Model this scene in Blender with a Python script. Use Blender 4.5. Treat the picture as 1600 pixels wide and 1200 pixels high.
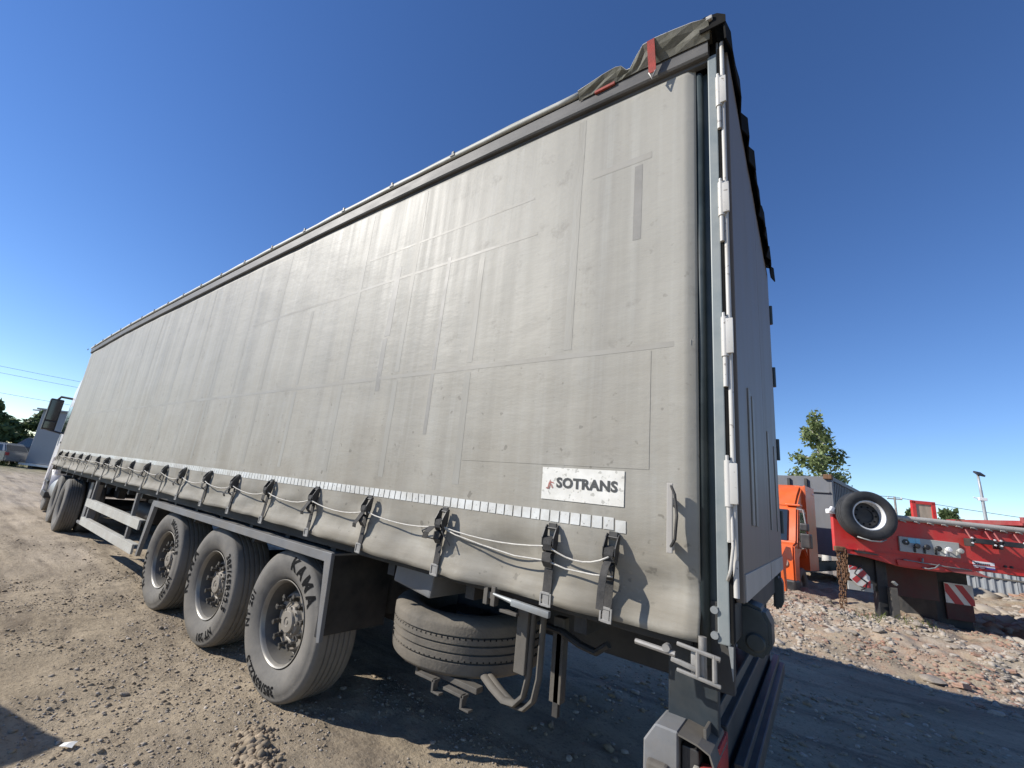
import bpy, bmesh, math, random
import numpy as np
from mathutils import Vector, Matrix, Euler
R_=math.radians
scene=bpy.context.scene
for o_ in list(bpy.data.objects): bpy.data.objects.remove(o_)
COL=scene.collection
# ------------------------------------------------------------------ camera
cd=bpy.data.cameras.new('camera'); cam=bpy.data.objects.new('camera',cd); COL.objects.link(cam)
cam.location=(0.2597,-1.9339,1.5917); cam.rotation_euler=(1.8094,-0.117,0.6583)
cd.sensor_width=36; cd.sensor_fit='HORIZONTAL'; cd.lens=15.003
cd.shift_x=0.041; cd.shift_y=0.0101
cd.clip_start=0.05; cd.clip_end=5000
scene.camera=cam
# ------------------------------------------------------------------ sky and sun
SUN=Vector((-1.15,-0.96,1.0)).normalized()
w=bpy.data.worlds.new('World'); scene.world=w; w.use_nodes=True
nt=w.node_tree; nt.nodes.clear()
sky=nt.nodes.new('ShaderNodeTexSky'); sky.sky_type='NISHITA'; sky.sun_disc=False
sky.sun_elevation=math.asin(SUN.z); sky.sun_rotation=math.atan2(SUN.x,SUN.y)
sky.altitude=0; sky.air_density=0.9; sky.dust_density=0.0; sky.ozone_density=3.0
bg=nt.nodes.new('ShaderNodeBackground'); bg.inputs[1].default_value=0.126
wo=nt.nodes.new('ShaderNodeOutputWorld')
hs=nt.nodes.new('ShaderNodeHueSaturation'); hs.inputs['Saturation'].default_value=1.18; hs.inputs['Hue'].default_value=0.510; hs.inputs['Value'].default_value=1.0
nt.links.new(sky.outputs[0],hs.inputs['Color']); nt.links.new(hs.outputs[0],bg.inputs[0]); nt.links.new(bg.outputs[0],wo.inputs[0])
sd=bpy.data.lights.new('sun','SUN'); sd.energy=4.8; sd.angle=R_(0.55); sd.color=(1.0,0.955,0.88)
sun=bpy.data.objects.new('sun',sd); COL.objects.link(sun)
sun.rotation_euler=SUN.to_track_quat('Z','Y').to_euler(); sun.location=SUN*60
scene.view_settings.view_transform='Standard'; scene.view_settings.look='None'
scene.view_settings.exposure=0.32; scene.view_settings.gamma=1.0
scene.view_settings.use_curve_mapping=False
scene.render.engine='CYCLES'

# ------------------------------------------------------------------ materials
def mat(name,base,rough=0.6,metal=0.0,var=0.25,scale=5.0,stretch=(1,1,1),bump=0.0,bscale=40.0,
        dust=None,dust_amt=0.5,dust_scale=3.0,spots=0.0,spot_col=(0.05,0.045,0.04),spot_scale=60,spec=0.5,rvar=0.1):
    m=bpy.data.materials.new(name); m.use_nodes=True; n=m.node_tree; N=n.nodes; L=n.links
    b=N['Principled BSDF']
    tc=N.new('ShaderNodeTexCoord'); mp=N.new('ShaderNodeMapping'); mp.inputs['Scale'].default_value=stretch
    L.new(tc.outputs['Object'],mp.inputs[0])
    def noise(sc,det=6,rg=0.6,src=mp):
        t=N.new('ShaderNodeTexNoise'); t.inputs['Scale'].default_value=sc; t.inputs['Detail'].default_value=det
        t.inputs['Roughness'].default_value=rg; L.new(src.outputs[0],t.inputs['Vector']); return t
    n1=noise(scale)
    rp=N.new('ShaderNodeValToRGB'); L.new(n1.outputs[0],rp.inputs[0])
    rp.color_ramp.elements[0].position=0.3; rp.color_ramp.elements[1].position=0.72
    lo=[c*(1-var) for c in base[:3]]+[1]; hi=[min(1,c*(1+var)) for c in base[:3]]+[1]
    rp.color_ramp.elements[0].color=lo; rp.color_ramp.elements[1].color=hi
    col=rp.outputs[0]
    def mix(fac,c1,c2):
        x=N.new('ShaderNodeMix'); x.data_type='RGBA'
        L.new(fac,x.inputs[0]); L.new(c1,x.inputs[6])
        if isinstance(c2,tuple): x.inputs[7].default_value=(*c2[:3],1)
        else: L.new(c2,x.inputs[7])
        return x.outputs[2]
    if dust:
        n2=noise(dust_scale,8,0.65)
        r2=N.new('ShaderNodeMapRange'); r2.inputs[1].default_value=0.62-0.35*dust_amt-0.1; r2.inputs[2].default_value=0.75-0.2*dust_amt
        r2.inputs[4].default_value=min(1,dust_amt+0.2); L.new(n2.outputs[0],r2.inputs[0])
        col=mix(r2.outputs[0],col,dust)
    if spots>0:
        n3=noise(spot_scale,2,0.5)
        r3=N.new('ShaderNodeMapRange'); r3.inputs[1].default_value=0.70-0.1*spots; r3.inputs[2].default_value=0.74-0.1*spots
        r3.inputs[4].default_value=0.6; L.new(n3.outputs[0],r3.inputs[0]); col=mix(r3.outputs[0],col,spot_col)
    L.new(col,b.inputs['Base Color'])
    b.inputs['Roughness'].default_value=rough; b.inputs['Metallic'].default_value=metal
    b.inputs['Specular IOR Level'].default_value=spec
    if rvar:
        rr=N.new('ShaderNodeMapRange'); rr.inputs[3].default_value=max(0.02,rough-rvar); rr.inputs[4].default_value=min(1,rough+rvar)
        L.new(n1.outputs[0],rr.inputs[0]); L.new(rr.outputs[0],b.inputs['Roughness'])
    if bump>0:
        n4=noise(bscale,5,0.6); bp=N.new('ShaderNodeBump'); bp.inputs['Strength'].default_value=bump; bp.inputs['Distance'].default_value=0.01
        L.new(n4.outputs[0],bp.inputs['Height']); L.new(bp.outputs[0],b.inputs['Normal'])
    return m
DUST=(0.20,0.175,0.145)
M={}
M['galv']=mat('galvanised_steel',(0.27,0.285,0.285),0.5,0.25,0.15,8,bump=0.05,dust=DUST,dust_amt=0.35,dust_scale=5)
M['post']=mat('grey_green_post',(0.21,0.24,0.24),0.5,0.1,0.15,6,dust=(0.3,0.29,0.26),dust_amt=0.35)
M['teal']=mat('dark_teal_paint',(0.03,0.045,0.05),0.5,0.0,0.3,6,dust=(0.1,0.1,0.09),dust_amt=0.2)
M['steel_dark']=mat('dark_chassis_paint',(0.022,0.023,0.025),0.65,0.0,0.3,6,bump=0.1,dust=(0.075,0.067,0.056),dust_amt=0.4)
M['steel_grey']=mat('grey_painted_steel',(0.17,0.175,0.18),0.55,0.0,0.2,5,bump=0.1,dust=DUST,dust_amt=0.4)
M['steel_dust']=mat('dusty_steel',(0.085,0.078,0.068),0.75,0.0,0.25,9,bump=0.15,dust=(0.16,0.14,0.112),dust_amt=0.5)
M['guard']=mat('pale_grey_aluminium',(0.46,0.455,0.41),0.6,0.0,0.12,4,bump=0.05,dust=(0.38,0.345,0.29),dust_amt=0.4,spots=0.3)
M['white_tube']=mat('worn_white_paint',(0.56,0.545,0.51),0.5,0,0.12,12,dust=(0.32,0.28,0.23),dust_amt=0.4,spots=0.5,spot_col=(0.1,0.07,0.05),spot_scale=50)
M['door']=mat('dusty_door_panel',(0.195,0.160,0.132),0.55,0,0.12,3,dust=(0.155,0.132,0.11),dust_amt=0.45,stretch=(1,1,0.3))
M['door_trim']=mat('pale_door_trim',(0.40,0.375,0.34),0.55,0,0.12,6,dust=DUST,dust_amt=0.25)
M['rail']=mat('dark_cantrail',(0.062,0.060,0.058),0.6,0,0.25,7,stretch=(0.6,1,2),bump=0.1,dust=(0.16,0.15,0.135),dust_amt=0.4)
M['roof']=mat('pale_roof_tarpaulin',(0.46,0.455,0.41),0.55,0,0.12,5,bump=0.15,bscale=15,dust=(0.2,0.19,0.13),dust_amt=0.3)
M['roof_dark']=mat('dark_roof_tarpaulin',(0.185,0.175,0.145),0.75,0,0.4,9,bump=0.3,bscale=20,dust=(0.075,0.072,0.045),dust_amt=0.55,dust_scale=6)  # darker, mottled sheet for the rear end of the roof
M['black_flap']=mat('black_rubber_flap',(0.010,0.010,0.010),0.9,0,0.3,8,bump=0.2,dust=(0.03,0.028,0.025),dust_amt=0.25,spec=0.1)
M['red_web']=mat('faded_red_webbing',(0.36,0.04,0.03),0.75,0,0.25,20,bump=0.2,bscale=120,dust=(0.2,0.1,0.07),dust_amt=0.35)
M['webbing']=mat('black_webbing',(0.030,0.029,0.028),0.85,0,0.3,40,bump=0.3,bscale=200,dust=(0.11,0.10,0.088),dust_amt=0.4,dust_scale=12)
M['buckle']=mat('black_buckle',(0.022,0.022,0.023),0.5,0,0.3,20,dust=(0.10,0.092,0.08),dust_amt=0.4,dust_scale=15)
M['hook']=mat('zinc_hook',(0.33,0.32,0.30),0.5,0.3,0.2,25,dust=DUST,dust_amt=0.4)
M['cord']=mat('pale_cord',(0.55,0.52,0.46),0.7,0,0.2,30,bump=0.3,bscale=200)
M['reflect']=mat('reflective_tape',(0.66,0.66,0.63),0.35,0,0.08,10,dust=(0.43,0.40,0.34),dust_amt=0.4,dust_scale=9,spots=0.5,spot_col=(0.2,0.19,0.17),spot_scale=45)
M['sign']=mat('dirty_white_sticker',(0.74,0.72,0.66),0.5,0,0.06,8,dust=(0.40,0.37,0.30),dust_amt=0.25,dust_scale=9,spots=0.9,spot_col=(0.30,0.29,0.25),spot_scale=38)
M['ink']=mat('dark_print',(0.055,0.057,0.055),0.6,0,0.2,20)
M['emblem']=mat('faded_red_print',(0.30,0.075,0.055),0.6,0,0.4,40,dust=(0.5,0.42,0.36),dust_amt=0.4,dust_scale=30)
M['tyre']=mat('dusty_tyre_rubber',(0.125,0.120,0.111),0.82,0,0.2,6,bump=0.15,bscale=60,dust=(0.20,0.185,0.162),dust_amt=0.75,dust_scale=3,spec=0.25)
M['tread']=mat('tyre_tread',(0.055,0.053,0.050),0.85,0,0.25,14,bump=0.3,bscale=50,dust=(0.13,0.115,0.095),dust_amt=0.55,dust_scale=5,spec=0.25)
M['spare']=mat('dusty_spare_tyre',(0.12,0.11,0.095),0.9,0,0.25,12,bump=0.35,bscale=60,dust=(0.20,0.175,0.14),dust_amt=0.7,dust_scale=4,spec=0.2)
M['letter']=mat('black_rubber_letter',(0.011,0.011,0.011),0.9,0,0.3,20,spec=0.1)
M['flange']=mat('worn_rim_flange',(0.27,0.25,0.215),0.4,0.3,0.15,10,dust=(0.26,0.24,0.20),dust_amt=0.4)
M['rim']=mat('dusty_steel_rim',(0.09,0.085,0.078),0.6,0.0,0.2,8,bump=0.05,dust=(0.17,0.155,0.13),dust_amt=0.45)
M['hub']=mat('dusty_hub',(0.25,0.222,0.185),0.6,0.1,0.2,14,dust=(0.26,0.235,0.195),dust_amt=0.5)
M['nut']=mat('dark_wheel_nut',(0.05,0.047,0.043),0.6,0.2,0.3,25,dust=(0.18,0.16,0.13),dust_amt=0.4,dust_scale=20)
M['lamp_red']=mat('red_lamp_lens',(0.42,0.03,0.028),0.3,0,0.15,12,dust=(0.3,0.12,0.1),dust_amt=0.45)
M['lamp_clear']=mat('dusty_lamp_lens',(0.42,0.40,0.34),0.35,0,0.15,12,dust=DUST,dust_amt=0.3)
M['dark_blue']=mat('blue_black_bumper',(0.022,0.030,0.036),0.5,0,0.3,5,dust=(0.09,0.085,0.075),dust_amt=0.3)
M['cab_white']=mat('white_cab_paint',(0.72,0.70,0.72),0.3,0,0.06,4,dust=(0.42,0.39,0.36),dust_amt=0.3)
M['glass']=mat('dark_glass',(0.02,0.028,0.035),0.08,0,0.1,3,spec=0.8,rvar=0.02)
M['plastic']=mat('black_plastic',(0.022,0.022,0.024),0.5,0,0.2,6,dust=(0.09,0.08,0.07),dust_amt=0.3)
M['red']=mat('red_trailer_paint',(0.62,0.020,0.022),0.38,0,0.12,3,dust=(0.36,0.10,0.075),dust_amt=0.42,bump=0.03,spots=0.3,spot_col=(0.15,0.03,0.025),spot_scale=18)
M['red_dull']=mat('faded_red_paint',(0.36,0.05,0.05),0.6,0,0.2,4,dust=(0.3,0.12,0.1),dust_amt=0.5)
M['deck_tube']=mat('grey_dusty_deck_edge',(0.42,0.40,0.36),0.7,0,0.15,6,bump=0.2,dust=(0.36,0.32,0.27),dust_amt=0.5,spots=0.4)
M['panel_grey']=mat('valve_panel_grey',(0.42,0.43,0.41),0.55,0,0.1,6,dust=(0.36,0.34,0.29),dust_amt=0.35)
M['red_shaded']=mat('shade_darkened_red_paint',(0.09,0.022,0.020),0.7,0,0.3,5,dust=(0.07,0.05,0.042),dust_amt=0.5)  # trailer red darkened so its colour carries the shade under the beam
M['wood']=mat('weathered_plywood',(0.42,0.34,0.25),0.8,0,0.25,5,stretch=(3,3,0.4),bump=0.2,dust=(0.28,0.24,0.19),dust_amt=0.4)
M['haz_white']=mat('hazard_white',(0.74,0.72,0.68),0.45,0,0.06,8,dust=DUST,dust_amt=0.15)
M['haz_red']=mat('hazard_red',(0.50,0.04,0.045),0.45,0,0.1,8,dust=(0.3,0.1,0.09),dust_amt=0.25)
M['rust']=mat('rusty_chain',(0.16,0.085,0.045),0.85,0.1,0.35,30,bump=0.3,bscale=90)
M['orange']=mat('orange_cab_paint',(0.72,0.125,0.025),0.35,0,0.08,4,dust=(0.45,0.16,0.08),dust_amt=0.3)
M['container']=mat('grey_box_body',(0.135,0.142,0.155),0.6,0,0.15,4,stretch=(1,1,0.3),dust=(0.16,0.15,0.14),dust_amt=0.35)
M['lightblue']=mat('light_blue_label',(0.25,0.55,0.68),0.5,0,0.1,10)
M['blue']=mat('blue_label',(0.07,0.06,0.30),0.5,0,0.1,10)
M['label_white']=mat('white_label',(0.80,0.79,0.78),0.5,0,0.04,10)
M['fence']=mat('corrugated_fence',(0.34,0.36,0.38),0.5,0.2,0.1,3,dust=(0.3,0.28,0.25),dust_amt=0.3)
M['bark']=mat('grey_bark',(0.19,0.16,0.13),0.9,0,0.4,6,stretch=(1,1,0.4),bump=0.4,bscale=20)
M['birch_bark']=mat('pale_birch_bark',(0.55,0.52,0.47),0.8,0,0.2,5,stretch=(1,1,3),spots=0.6,spot_col=(0.05,0.045,0.04),spot_scale=9)
M['pole']=mat('weathered_pole',(0.20,0.185,0.17),0.8,0,0.25,4,bump=0.2)
M['lamp_grey']=mat('lamp_post_grey',(0.36,0.37,0.38),0.5,0.3,0.12,4)
M['cable']=mat('black_cable',(0.03,0.03,0.032),0.7,0,0.1,5)
M['silver']=mat('silver_car_paint',(0.34,0.325,0.305),0.3,0.5,0.06,4,dust=(0.4,0.37,0.33),dust_amt=0.25)
M['navy']=mat('dark_navy_car_paint',(0.02,0.025,0.05),0.25,0.1,0.1,4,dust=(0.1,0.09,0.085),dust_amt=0.2)
M['hut']=mat('blue_grey_cladding',(0.27,0.29,0.32),0.6,0,0.07,2,dust=(0.22,0.24,0.28),dust_amt=0.3,dust_scale=1)
M['hut_trim']=mat('white_hut_trim',(0.74,0.74,0.72),0.5,0,0.05,4)
M['paper']=mat('white_paper_scrap',(0.78,0.76,0.70),0.8,0,0.06,20)
M['stone_pale']=mat('pale_rubble_stone',(0.40,0.355,0.30),0.9,0,0.25,6,bump=0.4,bscale=25,dust=(0.34,0.28,0.22),dust_amt=0.4)
M['stone_grey']=mat('grey_rubble_stone',(0.27,0.232,0.19),0.9,0,0.3,6,bump=0.4,bscale=25,dust=(0.3,0.255,0.205),dust_amt=0.4)
M['brick']=mat('broken_brick',(0.30,0.145,0.10),0.9,0,0.3,8,bump=0.4,bscale=30,dust=(0.36,0.28,0.215),dust_amt=0.6)
M['clod']=mat('dry_soil_clod',(0.29,0.232,0.165),0.95,0,0.3,10,bump=0.5,bscale=40,spec=0.2)

def leaf_mat(name,a,b):
    m=bpy.data.materials.new(name); m.use_nodes=True; N=m.node_tree.nodes; L=m.node_tree.links; p=N['Principled BSDF']
    tc=N.new('ShaderNodeTexCoord'); t=N.new('ShaderNodeTexNoise'); t.inputs['Scale'].default_value=0.9; t.inputs['Detail'].default_value=8
    L.new(tc.outputs['Object'],t.inputs['Vector'])
    r=N.new('ShaderNodeValToRGB'); r.color_ramp.elements[0].color=(*a,1); r.color_ramp.elements[1].color=(*b,1)
    r.color_ramp.elements[0].position=0.35; r.color_ramp.elements[1].position=0.65
    L.new(t.outputs[0],r.inputs[0]); L.new(r.outputs[0],p.inputs['Base Color']); p.inputs['Roughness'].default_value=0.6
    p.inputs['Specular IOR Level'].default_value=0.3
    tr=N.new('ShaderNodeBsdfTranslucent'); L.new(r.outputs[0],tr.inputs[0]); mx=N.new('ShaderNodeMixShader'); mx.inputs[0].default_value=0.3
    L.new(p.outputs[0],mx.inputs[1]); L.new(tr.outputs[0],mx.inputs[2]); L.new(mx.outputs[0],N['Material Output'].inputs[0])
    return m
M['leaf_birch']=leaf_mat('birch_leaves',(0.11,0.15,0.055),(0.26,0.31,0.13))
M['leaf_dark']=leaf_mat('dark_leaves',(0.065,0.10,0.04),(0.16,0.21,0.09))
M['grass']=leaf_mat('dry_green_grass',(0.07,0.10,0.025),(0.17,0.18,0.06))

# curtain: greyish beige PVC, brown road film, streaks, spots
def curtain_mat():
    m=bpy.data.materials.new('curtain_pvc'); m.use_nodes=True; N=m.node_tree.nodes; L=m.node_tree.links; b=N['Principled BSDF']
    tc=N.new('ShaderNodeTexCoord')
    def mp(s):
        q=N.new('ShaderNodeMapping'); q.inputs['Scale'].default_value=s; L.new(tc.outputs['Object'],q.inputs[0]); return q.outputs[0]
    def noise(v,sc,det=6,rg=0.6):
        t=N.new('ShaderNodeTexNoise'); t.inputs['Scale'].default_value=sc; t.inputs['Detail'].default_value=det; t.inputs['Roughness'].default_value=rg
        L.new(v,t.inputs['Vector']); return t.outputs[0]
    def rng(v,a,c,lo=0.,hi=1.):
        r=N.new('ShaderNodeMapRange'); r.inputs[1].default_value=a; r.inputs[2].default_value=c; r.inputs[3].default_value=lo; r.inputs[4].default_value=hi
        L.new(v,r.inputs[0]); return r.outputs[0]
    def mul(a,c):
        x=N.new('ShaderNodeMath'); x.operation='MULTIPLY'; L.new(a,x.inputs[0])
        if isinstance(c,float): x.inputs[1].default_value=c
        else: L.new(c,x.inputs[1])
        return x.outputs[0]
    def mix(f,c1,c2):
        x=N.new('ShaderNodeMix'); x.data_type='RGBA'; L.new(f,x.inputs[0])
        if isinstance(c1,tuple): x.inputs[6].default_value=(*c1,1)
        else: L.new(c1,x.inputs[6])
        x.inputs[7].default_value=(*c2,1); return x.outputs[2]
    base=mp((1,1,1)); st=mp((5.0,1,0.22)); st2=mp((14.0,1,0.35)); hz=mp((0.5,1,3.5))
    sep=N.new('ShaderNodeSeparateXYZ'); L.new(tc.outputs['Object'],sep.inputs[0]); Z=sep.outputs[2]
    col=mix(noise(base,0.8,4),(0.335,0.318,0.278),(0.405,0.386,0.336))
    col=mix(mul(rng(noise(st,1.0,7),0.42,0.66),0.5),col,(0.235,0.225,0.20))
    col=mix(mul(rng(noise(st2,1.0,6),0.50,0.70),0.40),col,(0.44,0.43,0.39))
    # road film growing towards the wheels
    film=mul(rng(Z,3.0,1.2),rng(noise(base,1.6,8,0.65),0.30,0.68))
    col=mix(mul(film,0.85),col,(0.245,0.215,0.165))
    col=mix(mul(mul(rng(Z,1.62,1.25),rng(noise(hz,2.5,8),0.35,0.60)),0.75),col,(0.195,0.172,0.132))
    # smudges, rubbed places and splashes
    col=mix(mul(rng(noise(base,5.5,5,0.7),0.58,0.72),0.50),col,(0.185,0.170,0.145))
    col=mix(mul(rng(noise(base,3.3,6,0.75),0.62,0.78),0.40),col,(0.50,0.485,0.445))
    col=mix(mul(mul(rng(noise(base,19.0,2,0.5),0.68,0.72),rng(Z,3.6,1.6)),0.6),col,(0.14,0.128,0.105))
    L.new(col,b.inputs['Base Color']); radd=N.new('ShaderNodeMath'); radd.operation='ADD'
    L.new(rng(Z,1.75,1.35,0.0,0.16),radd.inputs[1]); L.new(rng(noise(st,2.5,6),0.3,0.7,0.46,0.60),radd.inputs[0]); L.new(radd.outputs[0],b.inputs['Roughness'])
    b.inputs['Specular IOR Level'].default_value=0.21
    bp=N.new('ShaderNodeBump'); bp.inputs['Strength'].default_value=0.22; bp.inputs['Distance'].default_value=0.02
    wr=mp((0.9,1,2.2)); L.new(noise(wr,4.0,7,0.62),bp.inputs['Height'])
    bp2=N.new('ShaderNodeBump'); bp2.inputs['Strength'].default_value=0.12; bp2.inputs['Distance'].default_value=0.003
    L.new(noise(base,220.0,2),bp2.inputs['Height']); L.new(bp.outputs[0],bp2.inputs['Normal']); L.new(bp2.outputs[0],b.inputs['Normal'])
    return m
M['curtain']=curtain_mat()
M['band']=mat('pale_weld_band',(0.375,0.362,0.323),0.5,0,0.10,4,stretch=(3,1,0.5),bump=0.1,bscale=30,dust=(0.295,0.278,0.24),dust_amt=0.7,dust_scale=2.0,spec=0.2)
M['seam']=mat('seam_strip',(0.375,0.36,0.325),0.5,0,0.1,6,dust=(0.29,0.27,0.23),dust_amt=0.7,dust_scale=3,spec=0.25)
M['patch']=mat('grey_repair_patch',(0.20,0.19,0.168),0.55,0,0.1,6,dust=(0.29,0.275,0.245),dust_amt=0.5,dust_scale=5)
M['patch_pale']=mat('pale_repair_patch',(0.325,0.312,0.277),0.52,0,0.1,3,bump=0.1,bscale=12,dust=(0.27,0.245,0.198),dust_amt=0.7,dust_scale=2)

def ground_mat():
    m=bpy.data.materials.new('dry_dirt_ground'); m.use_nodes=True; N=m.node_tree.nodes; L=m.node_tree.links; b=N['Principled BSDF']
    tc=N.new('ShaderNodeTexCoord')
    def mp(s):
        q=N.new('ShaderNodeMapping'); q.inputs['Scale'].default_value=s; L.new(tc.outputs['Object'],q.inputs[0]); return q.outputs[0]
    def noise(v,sc,det=6,rg=0.6):
        t=N.new('ShaderNodeTexNoise'); t.inputs['Scale'].default_value=sc; t.inputs['Detail'].default_value=det; t.inputs['Roughness'].default_value=rg
        L.new(v,t.inputs['Vector']); return t.outputs[0]
    def rng(v,a,c,lo=0.,hi=1.):
        r=N.new('ShaderNodeMapRange'); r.inputs[1].default_value=a; r.inputs[2].default_value=c; r.inputs[3].default_value=lo; r.inputs[4].default_value=hi
        L.new(v,r.inputs[0]); return r.outputs[0]
    def mul(a,c):
        x=N.new('ShaderNodeMath'); x.operation='MULTIPLY'; L.new(a,x.inputs[0])
        if isinstance(c,float): x.inputs[1].default_value=c
        else: L.new(c,x.inputs[1])
        return x.outputs[0]
    def mix(f,c1,c2):
        x=N.new('ShaderNodeMix'); x.data_type='RGBA'; L.new(f,x.inputs[0])
        if isinstance(c1,tuple): x.inputs[6].default_value=(*c1,1)
        else: L.new(c1,x.inputs[6])
        x.inputs[7].default_value=(*c2,1); return x.outputs[2]
    a=mp((1,1,1)); tr=mp((0.25,1.3,1))
    sep=N.new('ShaderNodeSeparateXYZ'); L.new(tc.outputs['Object'],sep.inputs[0])
    col=mix(rng(noise(a,0.7,9,0.65),0.35,0.65),(0.275,0.222,0.155),(0.43,0.352,0.250))
    # packed paler wheel lanes further along the yard
    lane=mul(rng(sep.outputs[0],-5.5,-9.0),rng(noise(tr,1.1,6),0.30,0.62))
    col=mix(mul(lane,0.9),col,(0.46,0.385,0.295))
    col=mix(mul(rng(noise(tr,1.9,8),0.50,0.64),0.65),col,(0.150,0.120,0.090))
    col=mix(mul(rng(noise(tr,3.7,7,0.7),0.54,0.66),0.6),col,(0.42,0.345,0.25))
    # crushed brick and pale grit along the rubble bank
    bank=rng(sep.outputs[1],6.4,8.0)
    bk=mul(rng(sep.outputs[1],4.8,7.4),rng(noise(a,1.5,7,0.7),0.46,0.60))
    col=mix(mul(bk,0.65),col,(0.36,0.215,0.150))
    col=mix(mul(mul(bank,rng(noise(a,4.0,6,0.7),0.42,0.60)),0.7),col,(0.40,0.345,0.275))
    far=rng(sep.outputs[0],-33.0,-40.0); col=mix(mul(far,rng(noise(a,0.8,5),0.35,0.6)),col,(0.13,0.14,0.06))
    # grains
    col=mix(mul(rng(noise(a,34.0,5,0.7),0.52,0.68),0.55),col,(0.090,0.074,0.058))
    col=mix(mul(rng(noise(a,52.0,4,0.7),0.58,0.70),0.55),col,(0.42,0.36,0.285))
    L.new(col,b.inputs['Base Color']); b.inputs['Roughness'].default_value=0.95; b.inputs['Specular IOR Level'].default_value=0.15
    bp=N.new('ShaderNodeBump'); bp.inputs['Strength'].default_value=0.7; bp.inputs['Distance'].default_value=0.03
    L.new(noise(a,28.0,9,0.7),bp.inputs['Height']); L.new(bp.outputs[0],b.inputs['Normal'])
    return m
M['ground']=ground_mat()

# ------------------------------------------------------------------ geometry helpers
def link(o): COL.objects.link(o); return o
def obj(name,geo,material=None,parent=None,smooth=False,label=None,ang=None):
    """one mesh object; geo is a bmesh or (verts,faces). Vertices are in the parent's local frame."""
    me=bpy.data.meshes.new(name)
    if isinstance(geo,bmesh.types.BMesh):
        geo.to_mesh(me); geo.free()
    else:
        me.from_pydata([tuple(v) for v in geo[0]],[],geo[1])
    me.validate(); me.update()
    if material: me.materials.append(M[material] if isinstance(material,str) else material)
    if smooth:
        me.polygons.foreach_set('use_smooth',[True]*len(me.polygons))
        if ang:
            try: me.set_sharp_from_angle(angle=R_(ang))
            except Exception: pass
    o=link(bpy.data.objects.new(name,me))
    if parent: o.parent=parent
    if label: o['label']=label
    return o
def tag(o,label,cat,group=None):
    o['label']=label; o['category']=cat
    if group: o['group']=group
    return o
def thing(name,label,cat,loc=(0,0,0),rz=0,group=None):
    o=link(bpy.data.objects.new(name,None)); o.location=loc; o.rotation_euler=(0,0,rz); o.empty_display_size=0.3
    return tag(o,label,cat,group)
def struct(o,kind='structure'): o['kind']=kind; return o
def bx(bm,x0,x1,y0,y1,z0,z1,bev=0.0,rot=None,piv=None):
    v=[bm.verts.new((x,y,z)) for x in (x0,x1) for y in (y0,y1) for z in (z0,z1)]
    fs=[bm.faces.new([v[i] for i in q]) for q in ((0,1,3,2),(4,6,7,5),(0,4,5,1),(2,3,7,6),(0,2,6,4),(1,5,7,3))]
    if rot is not None:
        c=Vector(piv) if piv else Vector(((x0+x1)/2,(y0+y1)/2,(z0+z1)/2))
        bmesh.ops.rotate(bm,verts=v,cent=c,matrix=Euler(rot).to_matrix())
    if bev>0:
        es=list({e for f in fs for e in f.edges})
        bmesh.ops.bevel(bm,geom=es,offset=bev,segments=2,profile=0.6,affect='EDGES')
    return bm
def box(*a,**k):
    bm=bmesh.new(); bx(bm,*a,**k); return bm
def tube(bm,pts,r,seg=8,cap=True,flat=1.0):
    pts=[Vector(p) for p in pts]; rr=r if isinstance(r,(list,tuple)) else [r]*len(pts)
    rings=[]; up=None
    for i,p in enumerate(pts):
        t=(pts[min(i+1,len(pts)-1)]-pts[max(i-1,0)]).normalized()
        if up is None:
            up=Vector((0,0,1)) if abs(t.z)<0.9 else Vector((1,0,0))
        s=t.cross(up).normalized(); up=s.cross(t).normalized()
        rings.append([bm.verts.new(p+(s*math.cos(2*math.pi*k/seg)+up*math.sin(2*math.pi*k/seg)*flat)*rr[i]) for k in range(seg)])
    for a,b in zip(rings,rings[1:]):
        for k in range(seg): bm.faces.new((a[k],a[(k+1)%seg],b[(k+1)%seg],b[k]))
    if cap:
        bm.faces.new(rings[0][::-1]); bm.faces.new(rings[-1])
    return bm
def lathe(bm,prof,seg=48,axis='Y',c=(0,0,0),close=False):
    """prof: (radius, position along axis)"""
    rings=[]; c=Vector(c)
    for r,h in prof:
        ring=[]
        for k in range(seg):
            a=2*math.pi*k/seg; u,v=r*math.cos(a),r*math.sin(a)
            p=(u,h,v) if axis=='Y' else ((u,v,h) if axis=='Z' else (h,u,v))
            ring.append(bm.verts.new(Vector(p)+c))
        rings.append(ring)
    n=len(rings)
    for i in range(n if close else n-1):
        a,b=rings[i],rings[(i+1)%n]
        for k in range(seg): bm.faces.new((a[k],a[(k+1)%seg],b[(k+1)%seg],b[k]))
    bmesh.ops.recalc_face_normals(bm,faces=bm.faces)
    return bm
def disc(bm,r,h,seg,axis='Y',c=(0,0,0)):
    c=Vector(c); vs=[]
    for k in range(seg):
        a=2*math.pi*k/seg; u,v=r*math.cos(a),r*math.sin(a)
        vs.append(bm.verts.new(Vector((u,h,v) if axis=='Y' else ((u,v,h) if axis=='Z' else (h,u,v)))+c))
    bm.faces.new(vs); return bm
def cyl(bm,r,h0,h1,seg=16,axis='Y',c=(0,0,0)):
    return lathe(bm,[(0.0005,h0),(r,h0),(r,h1),(0.0005,h1)],seg,axis,c)
def prism(bm,poly,lo,hi,plane='XZ'):
    """closed polygon extruded along the remaining axis"""
    def P(u,v,h): return {'XZ':(u,h,v),'XY':(u,v,h),'YZ':(h,u,v)}[plane]
    a=[bm.verts.new(P(u,v,lo)) for u,v in poly]; b=[bm.verts.new(P(u,v,hi)) for u,v in poly]
    n=len(poly); bm.faces.new(a); bm.faces.new(b[::-1])
    for i in range(n): bm.faces.new((a[i],b[i],b[(i+1)%n],a[(i+1)%n]))
    bmesh.ops.recalc_face_normals(bm,faces=bm.faces); return bm
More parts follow.
